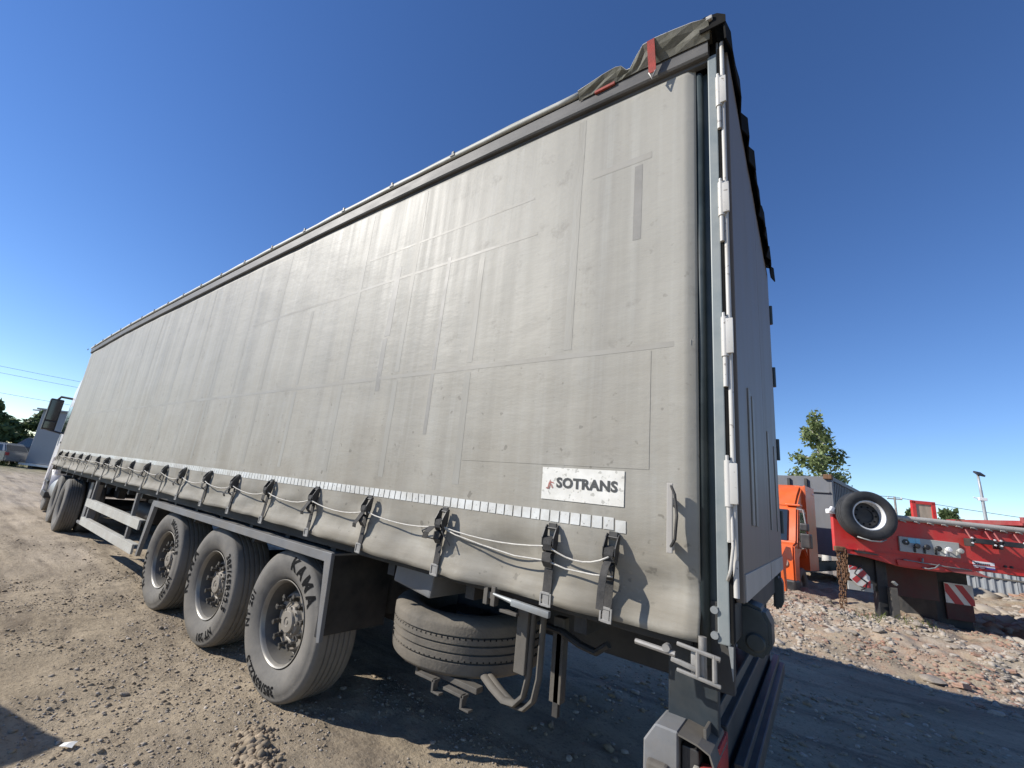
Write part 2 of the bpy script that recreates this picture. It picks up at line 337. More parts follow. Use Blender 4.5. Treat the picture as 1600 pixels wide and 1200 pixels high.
def bev_all(bm,off,seg=1):
    bmesh.ops.bevel(bm,geom=[e for e in bm.edges if len(e.link_faces)==2 and e.calc_face_angle(0)>0.6],offset=off,segments=seg,affect='EDGES'); return bm
def strip(bm,rows):
    vs=[[bm.verts.new(p) for p in r] for r in rows]
    for a,b in zip(vs,vs[1:]):
        for i in range(len(a)-1): bm.faces.new((a[i],a[i+1],b[i+1],b[i]))
    return bm
def ico(bm,r,c=(0,0,0),sub=1):
    bmesh.ops.create_icosphere(bm,subdivisions=sub,radius=r,matrix=Matrix.Translation(c)); return bm
def text_mesh(s,size,bold=0.0,extrude=0.0,spacing=1.0):
    cu=bpy.data.curves.new('lettering','FONT'); cu.body=s; cu.size=size; cu.offset=bold; cu.extrude=extrude; cu.space_character=spacing
    cu.align_x='CENTER'; cu.resolution_u=3
    t=bpy.data.objects.new('lettering',cu); link(t)
    me=bpy.data.meshes.new_from_object(t.evaluated_get(bpy.context.evaluated_depsgraph_get()))
    bpy.data.objects.remove(t); bpy.data.curves.remove(cu)
    v=[tuple(q.co) for q in me.vertices]; f=[tuple(p.vertices) for p in me.polygons]; bpy.data.meshes.remove(me)
    return v,f
# value noise in numpy
_rs=np.random.RandomState(7); _tab=_rs.rand(512,512)
def vn(x,y):
    xi=np.floor(x).astype(int); yi=np.floor(y).astype(int); fx=x-xi; fy=y-yi
    fx=fx*fx*(3-2*fx); fy=fy*fy*(3-2*fy)
    a=_tab[xi%512,yi%512]; b=_tab[(xi+1)%512,yi%512]; c=_tab[xi%512,(yi+1)%512]; d=_tab[(xi+1)%512,(yi+1)%512]
    return (a*(1-fx)+b*fx)*(1-fy)+(c*(1-fx)+d*fx)*fy-0.5
def fbm(x,y,o=5,g=0.5):
    s=0;a=1.0
    for i in range(o): s=s+a*vn(x*2**i+17.3*i,y*2**i+5.1*i); a*=g
    return s
def sst(a,b,x):
    t=np.clip((x-a)/(b-a),0,1); return t*t*(3-2*t)
# height of the yard
def H(x,y):
    x=np.asarray(x,float); y=np.asarray(y,float)
    bankx=sst(-11,-7,x)
    h=bankx*sst(6.5,9.0,y)*(0.36-0.03*np.clip(x,0,6))
    h=h+0.55*np.exp(-(((x-6.2)/3.2)**2+((y-17.5)/4.5)**2))*bankx
    h=h-sst(20,34,y+0.3*x)*1.0*sst(-14,-4,x)
    r=np.hypot(x,y)
    near=1-sst(25,60,r)
    h=h+near*(0.05*fbm(x*0.45,y*0.45,4)*sst(1.2,3.0,np.abs(y-1.2)+np.where(x>0.5,3,0))+0.028*fbm(x*2.1+9,y*2.1,4)+0.016*fbm(x*9,y*9+3,4,0.6))
    h=h+near*bankx*sst(6.2,7.6,y)*(0.16*fbm(x*1.6,y*1.6+4,5,0.6))
    # ruts along the yard
    h=h+near*(0.06*sst(-4,-9,x)*fbm(x*0.15,y*2.6,3)+0.03*sst(0,-3,x)*fbm(x*0.8,y*1.1,3)*sst(.3,-.4,y))
    h=h+sst(60,400,r)*3.0*(fbm(x*0.006,y*0.006,3)-0.2)
    return h
def ghz(x,y): return float(H(np.array([x]),np.array([y]))[0])
# ------------------------------------------------------------------ ground
def axis(segs):
    out=[]
    for a,b,s in segs: out+=list(np.arange(a,b-1e-9,s))
    out.append(segs[-1][1]); return np.array(out)
gx=axis([(-1600,-400,200),(-400,-120,28),(-120,-60,5),(-60,-30,.8),(-30,-14,.25),(-14,-7.5,.08),(-7.5,-1.0,.03),(-1.0,4.0,.045),(4.0,10,.12),(10,30,.6),(30,90,5),(90,300,35),(300,1500,200)])
gy=axis([(-1200,-200,200),(-200,-40,16),(-40,-8,1.2),(-8,-2.2,.2),(-2.2,1.0,.03),(1.0,6.2,.07),(6.2,11.5,.045),(11.5,22,.15),(22,60,.8),(60,150,6),(150,500,50),(500,1800,260)])
GX,GY=np.meshgrid(gx,gy,indexing='ij'); GZ=H(GX,GY)
nx,ny=GX.shape
me=bpy.data.meshes.new('ground')
co=np.stack([GX,GY,GZ],-1).reshape(-1,3)
ii=(np.arange(nx-1)[:,None]*ny+np.arange(ny-1)[None,:]).ravel()
fa=np.stack([ii,ii+ny,ii+ny+1,ii+1],-1)
me.vertices.add(len(co)); me.vertices.foreach_set('co',co.ravel())
me.loops.add(fa.size); me.loops.foreach_set('vertex_index',fa.ravel())
me.polygons.add(len(fa)); me.polygons.foreach_set('loop_start',np.arange(len(fa))*4); me.polygons.foreach_set('loop_total',np.full(len(fa),4))
me.polygons.foreach_set('use_smooth',np.ones(len(fa),bool)); me.update(); me.validate()
me.materials.append(M['ground'])
g=link(bpy.data.objects.new('ground',me)); struct(g)

# loose grit on the near dirt: nobody could count it
def pebbles(name,n,fx,size,material,seed,flat=0.6):
    rs=np.random.RandomState(seed); bm=bmesh.new(); ico(bm,1.0,sub=1)
    bv=np.array([v.co[:] for v in bm.verts]); bf=np.array([[v.index for v in f.verts] for f in bm.faces]); bm.free()
    P=fx(rs,n); n=len(P); s=size(rs,n); s=np.minimum(s,np.median(s)*4.2)
    V=[];k=len(bv)
    jit=1+0.35*(rs.rand(n,k,1)-0.5)*2
    ang=rs.rand(n)*6.28; ca,sa=np.cos(ang),np.sin(ang)
    v=bv[None]*jit*s[:,None,None]*(0.6+0.8*rs.rand(n,1,3))
    v[:,:,2]*=flat
    x=v[:,:,0]*ca[:,None]-v[:,:,1]*sa[:,None]; y=v[:,:,0]*sa[:,None]+v[:,:,1]*ca[:,None]
    v[:,:,0]=x; v[:,:,1]=y
    z=H(P[:,0],P[:,1])
    v[:,:,0]+=P[:,0,None]; v[:,:,1]+=P[:,1,None]; v[:,:,2]+=z[:,None]+s[:,None]*0.12
    F=(bf[None]+(np.arange(n)*k)[:,None,None]).reshape(-1,3)
    me=bpy.data.meshes.new(name); me.vertices.add(n*k); me.vertices.foreach_set('co',v.ravel())
    me.loops.add(F.size); me.loops.foreach_set('vertex_index',F.ravel()); me.polygons.add(len(F))
    me.polygons.foreach_set('loop_start',np.arange(len(F))*3); me.polygons.foreach_set('loop_total',np.full(len(F),3)); me.update(); me.validate()
    me.materials.append(M[material]); o=link(bpy.data.objects.new(name,me)); o['kind']='stuff'; return o
def area(x0,x1,y0,y1,px=1.0,clump=0.0,cs=2.0):
    def f(rs,n):
        u=rs.rand(n*4,2); X=x1-(x1-x0)*u[:,0]**px; Y=y0+(y1-y0)*u[:,1]
        if clump: 
            k=vn(X*cs,Y*cs)+0.5+0.4*vn(X*cs*4,Y*cs*4); keep=k>clump+0.3*(rs.rand(n*4)-.5); X,Y=X[keep],Y[keep]
        return np.stack([X,Y],-1)[:n]
    return f
lg=lambda a,b:(lambda rs,n: np.exp(rs.normal(math.log(a),b,n)))
pebbles('gravel',5500,area(-7.5,-0.6,-2.1,1.1,1.3,0.46),lg(0.0040,0.6),'stone_pale',1)
pebbles('gravel',7000,area(-7.5,-0.6,-2.1,1.1,1.3,0.46),lg(0.0050,0.6),'clod',2)
pebbles('gravel',5000,area(-7.0,-0.6,-2.1,1.1,1.3,0.40),lg(0.0048,0.5),'stone_grey',3)
pebbles('gravel',1200,area(-11,-6,-2.0,1.5,1.0,0.45),lg(0.007,0.5),'clod',4)
pebbles('rubble_bits',6500,area(-1.6,4.8,6.3,10.2,1.0,0.50,1.3),lg(0.011,0.7),'stone_pale',5)
pebbles('rubble_bits',2600,area(-1.6,4.8,6.0,10.2,1.0,0.55,1.1),lg(0.013,0.6),'brick',6)
pebbles('rubble_bits',6000,area(-1.6,5.5,5.6,11,1.0,0.45,1.6),lg(0.011,0.65),'stone_grey',7)
pebbles('rubble_bits',2600,area(2.6,9.5,10,24,1.0,0.3,0.8),lg(0.07,0.55),'stone_pale',8)
pebbles('rubble_bits',900,area(2.6,9.5,10,24,1.0,0.45,0.8),lg(0.07,0.5),'brick',9)
pebbles('gravel',2500,area(-1.5,3.2,1.2,6.2,1.0,0.42,1.2),lg(0.009,0.7),'clod',21)
pebbles('gravel',900,area(-1.5,3.2,1.2,6.2,1.0,0.5,1.2),lg(0.009,0.7),'stone_pale',22)
# crumbled soil ridge thrown up behind the rear wheel
def ridge(rs,n):
    t=rs.rand(n)**0.8; x=-2.62+t*1.1+rs.normal(0,.045,n); y=-0.17-t*0.55+rs.normal(0,.04,n)
    return np.stack([x,y],-1)
pebbles('soil_ridge',3800,ridge,lg(0.0085,0.6),'clod',10,0.9)
# single stones that can be told apart
def stone_mesh(seed,brick=False):
    rs=np.random.RandomState(seed); bm=bmesh.new()
    if brick:
        bx(bm,-1,1,-.5,.5,-.33,.33); bmesh.ops.subdivide_edges(bm,edges=bm.edges,cuts=2,use_grid_fill=True)
        for v in bm.verts:
            v.co*=1+0.10*(rs.rand()-.5)
            if v.co.x>0.5+0.3*rs.rand(): v.co.x*=0.55+0.3*rs.rand()
    else:
        ico(bm,1.0,sub=2)
        d=[Vector(rs.normal(0,1,3)).normalized() for _ in range(7)]; h=[0.55+0.3*rs.rand() for _ in d]
        for v in bm.verts:
            for q,hh in zip(d,h):
                k=v.co.dot(q)
                if k>hh: v.co-=q*(k-hh)
            v.co*=1+0.08*(rs.rand()-.5)
        for v in bm.verts: v.co.z*=0.7
    return bm
protos={'stone':[],'brick_fragment':[]}
for k in range(6):
    for nm in protos:
        me=bpy.data.meshes.new(nm); bm=stone_mesh(50+k,nm!='stone'); bm.to_mesh(me); bm.free()
        me.materials.append(M['brick'] if nm!='stone' else M['stone_pale' if k%3 else 'stone_grey']); protos[nm].append(me)
rnd=random.Random(11)
def lay(nm,x,y,s,label,cat,group=None):
    o=link(bpy.data.objects.new(nm,rnd.choice(protos[nm]))); o.scale=(s,s*rnd.uniform(.7,1),s*rnd.uniform(.6,.95))
    o.rotation_euler=(rnd.uniform(-.3,.3),rnd.uniform(-.3,.3),rnd.uniform(0,6.28)); o.location=(x,y,ghz(x,y)+s*.18); tag(o,label,cat,group); return o
def where(x,y):
    a='nearest the grey trailer' if x<-.2 else ('below the hanging chain' if x<.9 else ('before the landing leg' if x<2.0 else 'toward the right edge'))
    return a+(', near the shade' if y<7.2 else (', by the red trailer' if y>8.5 else ', mid bank'))
for k in range(95):
    x=rnd.uniform(-1.2,3.6); y=rnd.gauss(7.9,.75) if k%3 else rnd.uniform(6.5,9.2); s_=rnd.uniform(.03,.085)
    lay('stone',x,y,s_,('larger' if s_>.06 else 'small')+' angular stone in the rubble '+where(x,y),'stone','stones in the rubble strip '+where(x,y))
for k in range(34):
    x=rnd.uniform(-1.1,3.6); y=rnd.gauss(7.5,.7)
    lay('brick_fragment',x,y,rnd.uniform(.035,.075),'broken red brick in the rubble '+where(x,y),'brick','broken bricks in the rubble '+where(x,y))
for k in range(120):
    x=rnd.uniform(3.0,8.5); y=rnd.uniform(12.5,22); s_=rnd.uniform(.07,.21); nm='stone' if k%4 else 'brick_fragment'
    w_=('near the striped board' if y<15 else ('on top of the heap' if y<18.5 else 'close before the fence'))
    lay(nm,x,y,s_,('big ' if s_>.14 else 'small ')+('pale stone ' if k%4 else 'reddish brick lump ')+'on the sunlit rubble heap '+w_,'stone' if k%4 else 'brick','pieces on the rubble heap '+w_)
lay('stone',1.35,6.75,.13,'large cream stone at the edge of the red trailer\'s shadow','stone')
lay('brick_fragment',1.62,6.82,.11,'orange red brick lump beside the large cream stone','brick')
for k,(x,y) in enumerate([(-2.05,-1.02),(-2.25,-.95),(-2.35,-1.08),(-3.6,-.62),(-2.75,-.93)]):
    lay('stone',x,y,.028+.006*(k%2),'small pale stone half sunk in the dirt near the white paper scrap','stone','small pale stones in the dirt')
# white scrap of paper on the dirt
bm=bmesh.new()
strip(bm,[[(-.045,-.03,.004),(.0,-.035,.012),(.05,-.02,.002)],[(-.04,.004,.012),(.005,.0,.02),(.04,.01,.012)],[(-.01,.04,.004),(.02,.038,.015),(.03,.045,.01)]])
for v in bm.verts: v.co*=0.75
p=obj('paper_scrap',bm,'paper'); p.location=(-3.02,-1.02,ghz(-3.02,-1.02)+.01); p.rotation_euler=(0,0,.6)
md=p.modifiers.new('thickness','SOLIDIFY'); md.thickness=0.001
tag(p,'torn white paper scrap lying on the bare dirt at lower left','paper scrap')

# ------------------------------------------------------------------ curtain-sided semi trailer
TR=thing('semi_trailer','grey curtain sided semi trailer with three axles and SOTRANS sticker','semi trailer',(0,0,0))
XF=-13.14   # front end
def bow(x):
    t=np.clip(np.abs((np.asarray(x,float)+6.4)/6.5),0,1.2); return np.clip(.1*(1-t**3),-.02,.1)
def hemz(x): return 1.172+0.05*float(sst(-.8,-4.0,np.array(x)))
straps=[-.427]+[-.714-.6605*i for i in range(19)]
_sx=np.array(straps)
def cy(x,z):
    """outer face of the hanging curtain (y), negative is towards the viewer"""
    x=np.asarray(x,float); z=np.asarray(z,float)
    y=0.011*fbm(x*0.55,z*0.9,3)+0.005*fbm(x*1.7+3,z*3.5+x*0.8,3)
    low=sst(1.62,1.30,z); hem=sst(1.31,1.20,z)
    d=np.min(np.abs(x[...,None]-_sx),-1); pull=np.exp(-(d/.13)**2)
    y=y-low*(0.018*np.sin(x*2*np.pi/.6605+1.0)+0.042*fbm(x*2.2,z*6,4))*sst(1.0,1.2,z+0.2)
    y=y+low*0.014*np.exp(-((z-1.36)/.05)**2)*(1-.5*pull)
    y=y-hem*(0.040-0.020*pull+0.016*fbm(x*3.1+7,z*2,3))
    y=y+sst(-.135,-.095,x)*0.022*sst(1.0,1.3,z)   # rear edge wraps round its pole
    return y
def cyf(x,z): return float(cy(np.array([x]),np.array([z]))[0])
cxs=np.concatenate([np.arange(XF,-4,.055),np.arange(-4,-.095,.022),[-.095]])
tz=np.concatenate([np.linspace(0,.17,18),np.linspace(.17,1,60)[1:]])
rows=[]
CX=np.repeat(cxs[:,None],len(tz),1); zb=1.172+0.05*sst(-.8,-4.0,CX)+0.006*fbm(CX*2.2,CX*0+1,3); ztop=3.885+bow(CX)
CZ=zb+(ztop-zb)*tz[None]; CY=cy(CX,CZ)
vs=np.stack([CX,CY,CZ],-1).reshape(-1,3); m_=len(tz)
ii=(np.arange(len(cxs)-1)[:,None]*m_+np.arange(m_-1)[None]).ravel(); fs=np.stack([ii,ii+m_,ii+m_+1,ii+1],-1)
cur=obj('curtain',(vs.tolist(),fs.tolist()),'curtain',TR,True)
md=cur.modifiers.new('thickness','SOLIDIFY'); md.thickness=0.003; md.offset=-1
cur['label']='sagging grey curtain streaked with brown road film'
def decal(name,x0,x1,z0,z1,material,off=.0009,nx=2,nz=10,parent=cur,label=None,th=0,skew=0):
    xs=np.linspace(x0,x1,nx+1); zs=np.linspace(z0,z1,nz+1); bm=bmesh.new()
    strip(bm,[[(x+skew*(z-z0),cyf(x+skew*(z-z0),z)-off,z) for z in zs] for x in xs])
    o=obj(name,bm,material,parent,th<=0,label)
    if th<=0: return o
    md=o.modifiers.new('thickness','SOLIDIFY'); md.thickness=th; md.offset=0
    return o
# welded bands, seams, patches
for i,x in enumerate([-.705,-1.36,-2.02,-2.67,-3.36,-4.04,-4.70,-5.35,-6.0,-6.72,-7.4,-8.05,-8.7,-9.4]):
    top=3.84+float(bow(x))
    decal('weld_band',x-.024,x+.024,1.66,2.335,'band',nz=16)
    decal('weld_band',x-.022,x+.022,2.40,top if i%3!=1 else 3.13,'band',nz=26)
decal('seam',-11.5,-.12,2.352,2.378,'seam',nx=150,nz=1)
decal('seam',-4.6,-.95,3.17,3.19,'seam',nx=60,nz=1,skew=0)
decal('seam',-2.6,-1.0,3.44,3.455,'seam',nx=30,nz=1)
decal('patch',-2.225,-2.165,2.70,3.28,'patch'); decal('patch',-2.235,-2.185,2.27,2.68,'patch')
decal('patch',-1.675,-1.645,1.95,3.22,'patch',nz=20)
decal('patch',-.385,-.345,2.95,3.40,'patch')
decal('patch',-1.33,-.285,1.80,2.345,'curtain',nx=30,nz=24,off=.0014)
decal('patch',-.62,-.30,3.42,3.46,'patch_pale',nx=6,nz=2)
# row of reflective squares
xs_=-.40; k=0
while xs_>-12.9 and k<240:
    zc=1.556; hw=.0225; hh=.026
    if k==0: zz=zc-.008
    else: zz=zc
    s0=decal('reflective_square',xs_-hw,xs_+hw,zz-hh,zz+hh,'reflect',.0022,1,1,th=.0012)
    if k==1: s0['label']='reflective square peeling at its lower edge'
    k+=1; xs_-=.0525
# white sticker with the company name
st=decal('sticker',-.795,-.387,1.632,1.787,'sign',.003,8,6,TR,'dirty white sticker reading SOTRANS',.0012)
tv,tf=text_mesh('SOTRANS',.064,bold=.0026,extrude=.0006,spacing=1.06)
mx_=max(v[0] for v in tv); sx_=.150/mx_
obj('lettering',([(-.566+v[0]*sx_,cyf(-.566+v[0]*sx_,1.69+v[1])-.0052+v[2],1.694+v[1]*1.0) for v in tv],tf),'ink',st)
bm=bmesh.new()
for poly in ([(-.762,1.688),(-.752,1.688),(-.744,1.712),(-.749,1.728),(-.757,1.712)],[(-.749,1.706),(-.741,1.706),(-.732,1.690),(-.738,1.686)],[(-.770,1.683),(-.752,1.682),(-.752,1.687),(-.769,1.689)],[(-.745,1.713),(-.728,1.709),(-.728,1.713),(-.745,1.718)]):
    y_=cyf(-.75,1.7)-.0055; bm.faces.new([bm.verts.new((x,y_,z)) for x,z in poly])
obj('emblem',bm,'emblem',st)
# grip handle on the curtain rear end
bm=bmesh.new(); yb=cyf(-.18,1.6)
bx(bm,-.2,-.178,yb-.055,yb-.045,1.475,1.745,.003)
bx(bm,-.196,-.182,yb-.045,yb,1.66,1.69,.002); bx(bm,-.196,-.182,yb-.05,yb,1.485,1.525,.002)
hd=obj('grip_handle',bm,'door_trim',TR,label='pale vertical grip on the curtain')
bm=bmesh.new(); tube(bm,[(-.185,yb-.05,1.735),(-.165,yb-.075,1.70),(-.155,yb-.085,1.62),(-.165,yb-.07,1.53),(-.185,yb-.05,1.50)],.006,6); obj('strap_loop',bm,'webbing',hd)

# tensioning straps: buckle, webbing, hook
def web_mesh(kind):
    bm=bmesh.new(); hw=.021
    def ribbon(pts,hw=hw,dx=0):
        strip(bm,[[(s*hw+(dx*i/len(pts)),p[0],p[1]) for s in (-1,1)] for i,p in enumerate(pts)])
    ribbon([(-.012,-.115),(-.018,-.17),(-.022,-.25),(-.028,-.325)])
    ribbon([(-.014,-.05),(-.048,-.06),(-.055,-.085),(-.048,-.11),(-.02,-.115),(-.052,-.125),(-.055,-.16),(-.030,-.185)])
    if kind==1: ribbon([(-.050,-.10),(-.066,-.14),(-.080,-.175),(-.066,-.20)],.019,-.06)
    if kind==2: ribbon([(-.05,-.11),(-.085,-.13),(-.11,-.165),(-.13,-.22),(-.14,-.29)],.016,.015)
    if kind==3: ribbon([(-.05,-.10),(-.075,-.10),(-.095,-.13),(-.09,-.165)],.02,-.075)
    return bm
webs=[]
for k in range(4):
    me=bpy.data.meshes.new('strap'); bm=web_mesh(k); bm.to_mesh(me); bm.free(); me.materials.append(M['webbing']); webs.append(me)
def buckle_bm():
    bm=bmesh.new()
    for s in (-1,1):
        prism(bm,[(0,0),(-.012,.003),(-.03,-.015),(-.052,-.055),(-.052,-.085),(-.034,-.118),(-.018,-.122),(-.004,-.075)],s*.028-.002,s*.028+.002,'YZ')
    cyl(bm,.006,-.027,.027,10,'X',(0,-.04,-.085)); cyl(bm,.005,-.027,.027,10,'X',(0,-.022,-.055)); cyl(bm,.004,-.027,.027,8,'X',(0,-.012,-.012))
    bx(bm,-.02,.02,-.012,.0,-.02,.012,.002)
    return bm
def hook_bm():
    bm=bmesh.new(); yy=-.032
    for s in (-1,1): bx(bm,s*.024-.004,s*.024+.004,yy-.005,yy+.003,-.352,-.295,.0015)
    bx(bm,-.02,.02,yy-.005,yy+.003,-.302,-.292,.001); bx(bm,-.02,.02,yy-.005,yy+.012,-.353,-.343,.001); bx(bm,-.015,.015,yy-.001,yy+.003,-.343,-.302)
    return bm
bme=bpy.data.meshes.new('buckle'); b_=buckle_bm(); b_.to_mesh(bme); b_.free(); bme.materials.append(M['buckle'])
hme=bpy.data.meshes.new('hook'); b_=hook_bm(); b_.to_mesh(hme); b_.free(); hme.materials.append(M['hook'])
kinds=[2,0,3,1,1,0,1,0,1,3,1,0,3,1,0,1,3,0,1,1]
for i,x in enumerate(straps):
    s=link(bpy.data.objects.new('strap',webs[kinds[i]])); s.parent=TR
    z0_=1.512+.6*(hemz(x)-1.172); s.location=(x,min(min(cyf(x+dx,max(z0_+dz,hemz(x)+.004))-ly for dx in (-.022,0,.022)) for dz,ly in ((0.,-.002),(-.115,-.012),(-.17,-.018),(-.25,-.022),(-.30,-.026),(-.34,-.028)))-.004,z0_); s.rotation_euler=(0,0,rnd.uniform(-.07,.07)); s.rotation_euler.y=rnd.uniform(-.05,.05); s.scale=(rnd.uniform(.92,1.06),rnd.uniform(.85,1.15),1)
    md=s.modifiers.new('thickness','SOLIDIFY'); md.thickness=.003; md.offset=0
    for nm,me in (('buckle',bme),('hook',hme)):
        q=link(bpy.data.objects.new(nm,me)); q.parent=s
    if i==0: s['label']='rearmost strap with a long loose webbing end'
# customs cord threaded through the buckles, sagging between them
def cord(pts,r=.0042):
    bm=bmesh.new(); tube(bm,pts,r,6); return bm
P=[]
for a,b in zip(straps[:-1],straps[1:]):
    n=7
    for k in range(n):
        t=k/n; x=a+(b-a)*t; z=1.42+.6*(hemz(x)-1.172)-(.03+.02*math.sin(a*9))*4*t*(1-t); 
        P.append((x,min(cyf(x,z)-.012,-.012)-.040*(1-.55*4*t*(1-t)),z))
obj('customs_cord',cord(P),'cord',TR,True)
P=[(-.41,-.05,1.345),(-.5,-.03,1.335),(-.63,-.03,1.335),(-.714,-.05,1.355),(-.9,-.03,1.345),(-1.1,-.035,1.365),(-1.28,-.04,1.39),(-1.375,-.055,1.42)]
obj('customs_cord',cord(P),'cord',TR,True)
bm=bmesh.new(); tube(bm,[(-1.375,-.06,1.42),(-1.43,-.09,1.41),(-1.47,-.10,1.385),(-1.45,-.09,1.355),(-1.40,-.07,1.35),(-1.385,-.06,1.40)],.005,6)
tube(bm,[(-1.37,-.06,1.42),(-1.34,-.075,1.39),(-1.29,-.06,1.33)],.004,6); obj('cord_knot',bm,'cable',TR)

# cantrail, roof edge and roof
def xstrip(name,prof,xs,material,parent=TR,ends=True,smooth=False):
    """profile [(y,z offset)] swept along x following the bow of the body"""
    bm=bmesh.new(); vs=[[bm.verts.new((x,y,z+float(bow(x)))) for y,z in prof] for x in xs]
    n=len(prof)
    for a,b in zip(vs,vs[1:]):
        for i in range(n): bm.faces.new((a[i],a[(i+1)%n],b[(i+1)%n],b[i]))
    bm.faces.new(vs[0]); bm.faces.new(vs[-1][::-1]); bmesh.ops.recalc_face_normals(bm,faces=bm.faces)
    return obj(name,bm,material,parent,smooth,ang=40)
XS=np.linspace(XF,-.03,60)
xstrip('cantrail',[(-.022,3.89),(-.030,3.90),(-.030,3.985),(-.022,3.998),(.03,3.998),(.03,3.87),(.0,3.87),(.0,3.89)],XS,'rail')
rx=np.concatenate([np.linspace(XF-.02,-.68,70)])
bm=bmesh.new(); rows=[]
for x in rx:
    b=float(bow(x)); j=.003*math.sin(x*9.1)+.008*float(fbm(np.array([x*3.0]),np.array([2.]),3)[0])
    rows.append([(x,y,z+b+j*q) for y,z,q in ((-.026,4.002,0),(-.040,4.006,.2),(-.043,4.020,.6),(-.040,4.034,1),(-.02,4.044,1),(.05,4.052,.5),(.4,4.06,.3),(1.27,4.07,0),(2.5,4.06,0),(2.58,4.0,0))])
strip(bm,rows); rf=obj('roof',bm,'roof',TR,True); md=rf.modifiers.new('thickness','SOLIDIFY'); md.thickness=.004
# lifted, crumpled rear end of the roof
prof=[(-.72,4.045,4.0),(-.64,4.052,4.0),(-.56,4.060,4.0),(-.49,4.062,4.0),(-.46,4.055,4.0),(-.435,4.028,4.0),(-.41,4.026,4.0),(-.375,4.058,4.0),(-.33,4.092,3.998),(-.27,4.09,3.99),(-.18,4.080,3.985),(-.09,4.068,3.98),(-.02,4.050,3.975)]
bm=bmesh.new(); rows=[]
for i,(x,zt,zl) in enumerate(prof):
    o_=.006*math.sin(i*2.1); d_=(zt-zl)*.62
    rows.append([(x,-.034,zl),(x+.003,-.034-d_*.35+o_,zl+(zt-zl)*.35),(x+.003,-.034-d_*.7-o_,zl+(zt-zl)*.7),(x,-.034-d_,zt),(x+.004,-.03-d_*.8,zt+.005),(x,.10,zt-.005),(x,1.27,4.075),(x,2.58,4.03)])
strip(bm,rows); rw=obj('roof_end',bm,'roof_dark',TR,False,'crumpled lifted roof sheet over the rear corner'); md=rw.modifiers.new('thickness','SOLIDIFY'); md.thickness=.005
bm=bmesh.new(); tube(bm,[(x,-.034-(zt-zl)*.62,zt+.003) for x,zt,zl in prof],.0045,6); obj('piping',bm,'white_tube',rw,True)
bm=bmesh.new(); bx(bm,-.03,.0,-.085,-.062,4.045,4.068,.006); obj('end_clip',bm,'white_tube',rw)
for i in range(18):
    x=-1.74-.69*i; bm=bmesh.new(); b=float(bow(x)); bx(bm,x-.022,x+.022,-.052,-.038,4.015+b,4.030+b,.003); bx(bm,x-.006,x+.014,-.053,-.036,4.026+b,4.052+b,.003); obj('roof_clip',bm,'steel_grey',TR)
# black flap along the top of the rear end
bm=bmesh.new(); rows=[]; rr=random.Random(3)
for i in range(27):
    y=-.06+i*.1; t=i/26
    j=rr.uniform(-.012,.014) if i%3 else rr.uniform(-.02,.01)
    rows.append([(-.06,y,4.10-.03*t),(.0,y,4.095-.03*t+j*.3),(.062+.022*t+j,y,4.045-.03*t+j),(.066+.024*t+j,y+.01,3.935-.03*t-abs(j)*1.5)])
strip(bm,rows); fl=obj('rear_roof_flap',bm,'black_flap',TR,label='jagged black rubber flap over the rear doors'); md=fl.modifiers.new('thickness','SOLIDIFY'); md.thickness=.008
bm=bmesh.new(); strip(bm,[[(x,-.062,4.0),(x,-.064,z)] for x,z in ((-.06,4.085),(-.03,4.09),(.02,4.075),(.055,4.04))]); q=obj('flap_end',bm,'black_flap',fl); md=q.modifiers.new('thickness','SOLIDIFY'); md.thickness=.006
# red strap hanging over the cantrail
bm=bmesh.new(); strip(bm,[[(x,y,z) for x in (-.308,-.270)] for y,z in ((-.05,4.098),(-.098,4.088),(-.085,4.045),(-.064,3.965),(-.055,3.915))])
q=obj('red_strap',bm,'red_web',TR,label='faded red strap hanging over the top rail'); md=q.modifiers.new('thickness','SOLIDIFY'); md.thickness=.006
bm=bmesh.new(); tube(bm,[(-.306,-.058,3.92),(-.289,-.062,3.868),(-.272,-.058,3.92)],.005,6); obj('wire_ring',bm,'hook',q)
bm=bmesh.new(); bx(bm,-.62,-.50,-.046,-.032,3.988,4.006,.003); obj('red_strap',bm,'red_web',TR)

# rear frame: curtain pole, post, header, sill, doors
ZB=1.335
obj('curtain_pole',cyl(bmesh.new(),.018,1.10,3.86,12,'Z',(-.085,.045,0)),'teal',TR,True)
bm=bmesh.new(); bx(bm,-.105,-.034,.06,.1,1.05,3.87); obj('pillar_recess',bm,'teal',TR)
bm=bmesh.new(); bx(bm,-.036,.003,-.004,.05,1.19,3.90,.004); po=obj('rear_post',bm,'post',TR,label='galvanised left rear corner post')
for z in (1.30,1.215):
    bm=bmesh.new(); cyl(bm,.013,-.012,.004,12,'Y',(-.045,.0,z)); bx(bm,-.05,-.034,-.008,.004,z-.012,z+.012); obj('bolt',bm,'galv',po,True,ang=40)
bm=bmesh.new(); bx(bm,.005,.014,.0,.05,1.2,3.93); obj('door_seal',bm,'black_flap',TR)
bm=bmesh.new(); prism(bm,[(-.004,1.19),(.012,1.19),(.009,1.08)],-.002,.012,'XZ'); obj('post_toe',bm,'galv',TR)
bm=bmesh.new(); bx(bm,-.10,.006,.052,.10,1.02,1.32,.003); obj('corner_plate',bm,'steel_dark',TR)
bm=bmesh.new(); bx(bm,-.14,.012,.05,2.5,1.19,ZB-.012,.004); obj('rear_sill',bm,'steel_dark',TR)
bm=bmesh.new(); bx(bm,-.12,.012,.05,2.5,3.95,4.04,.004); obj('rear_header',bm,'steel_dark',TR)
bm=bmesh.new(); bx(bm,-.06,.03,2.502,2.56,1.15,3.94,.004); po2=obj('rear_post',bm,'teal',TR)
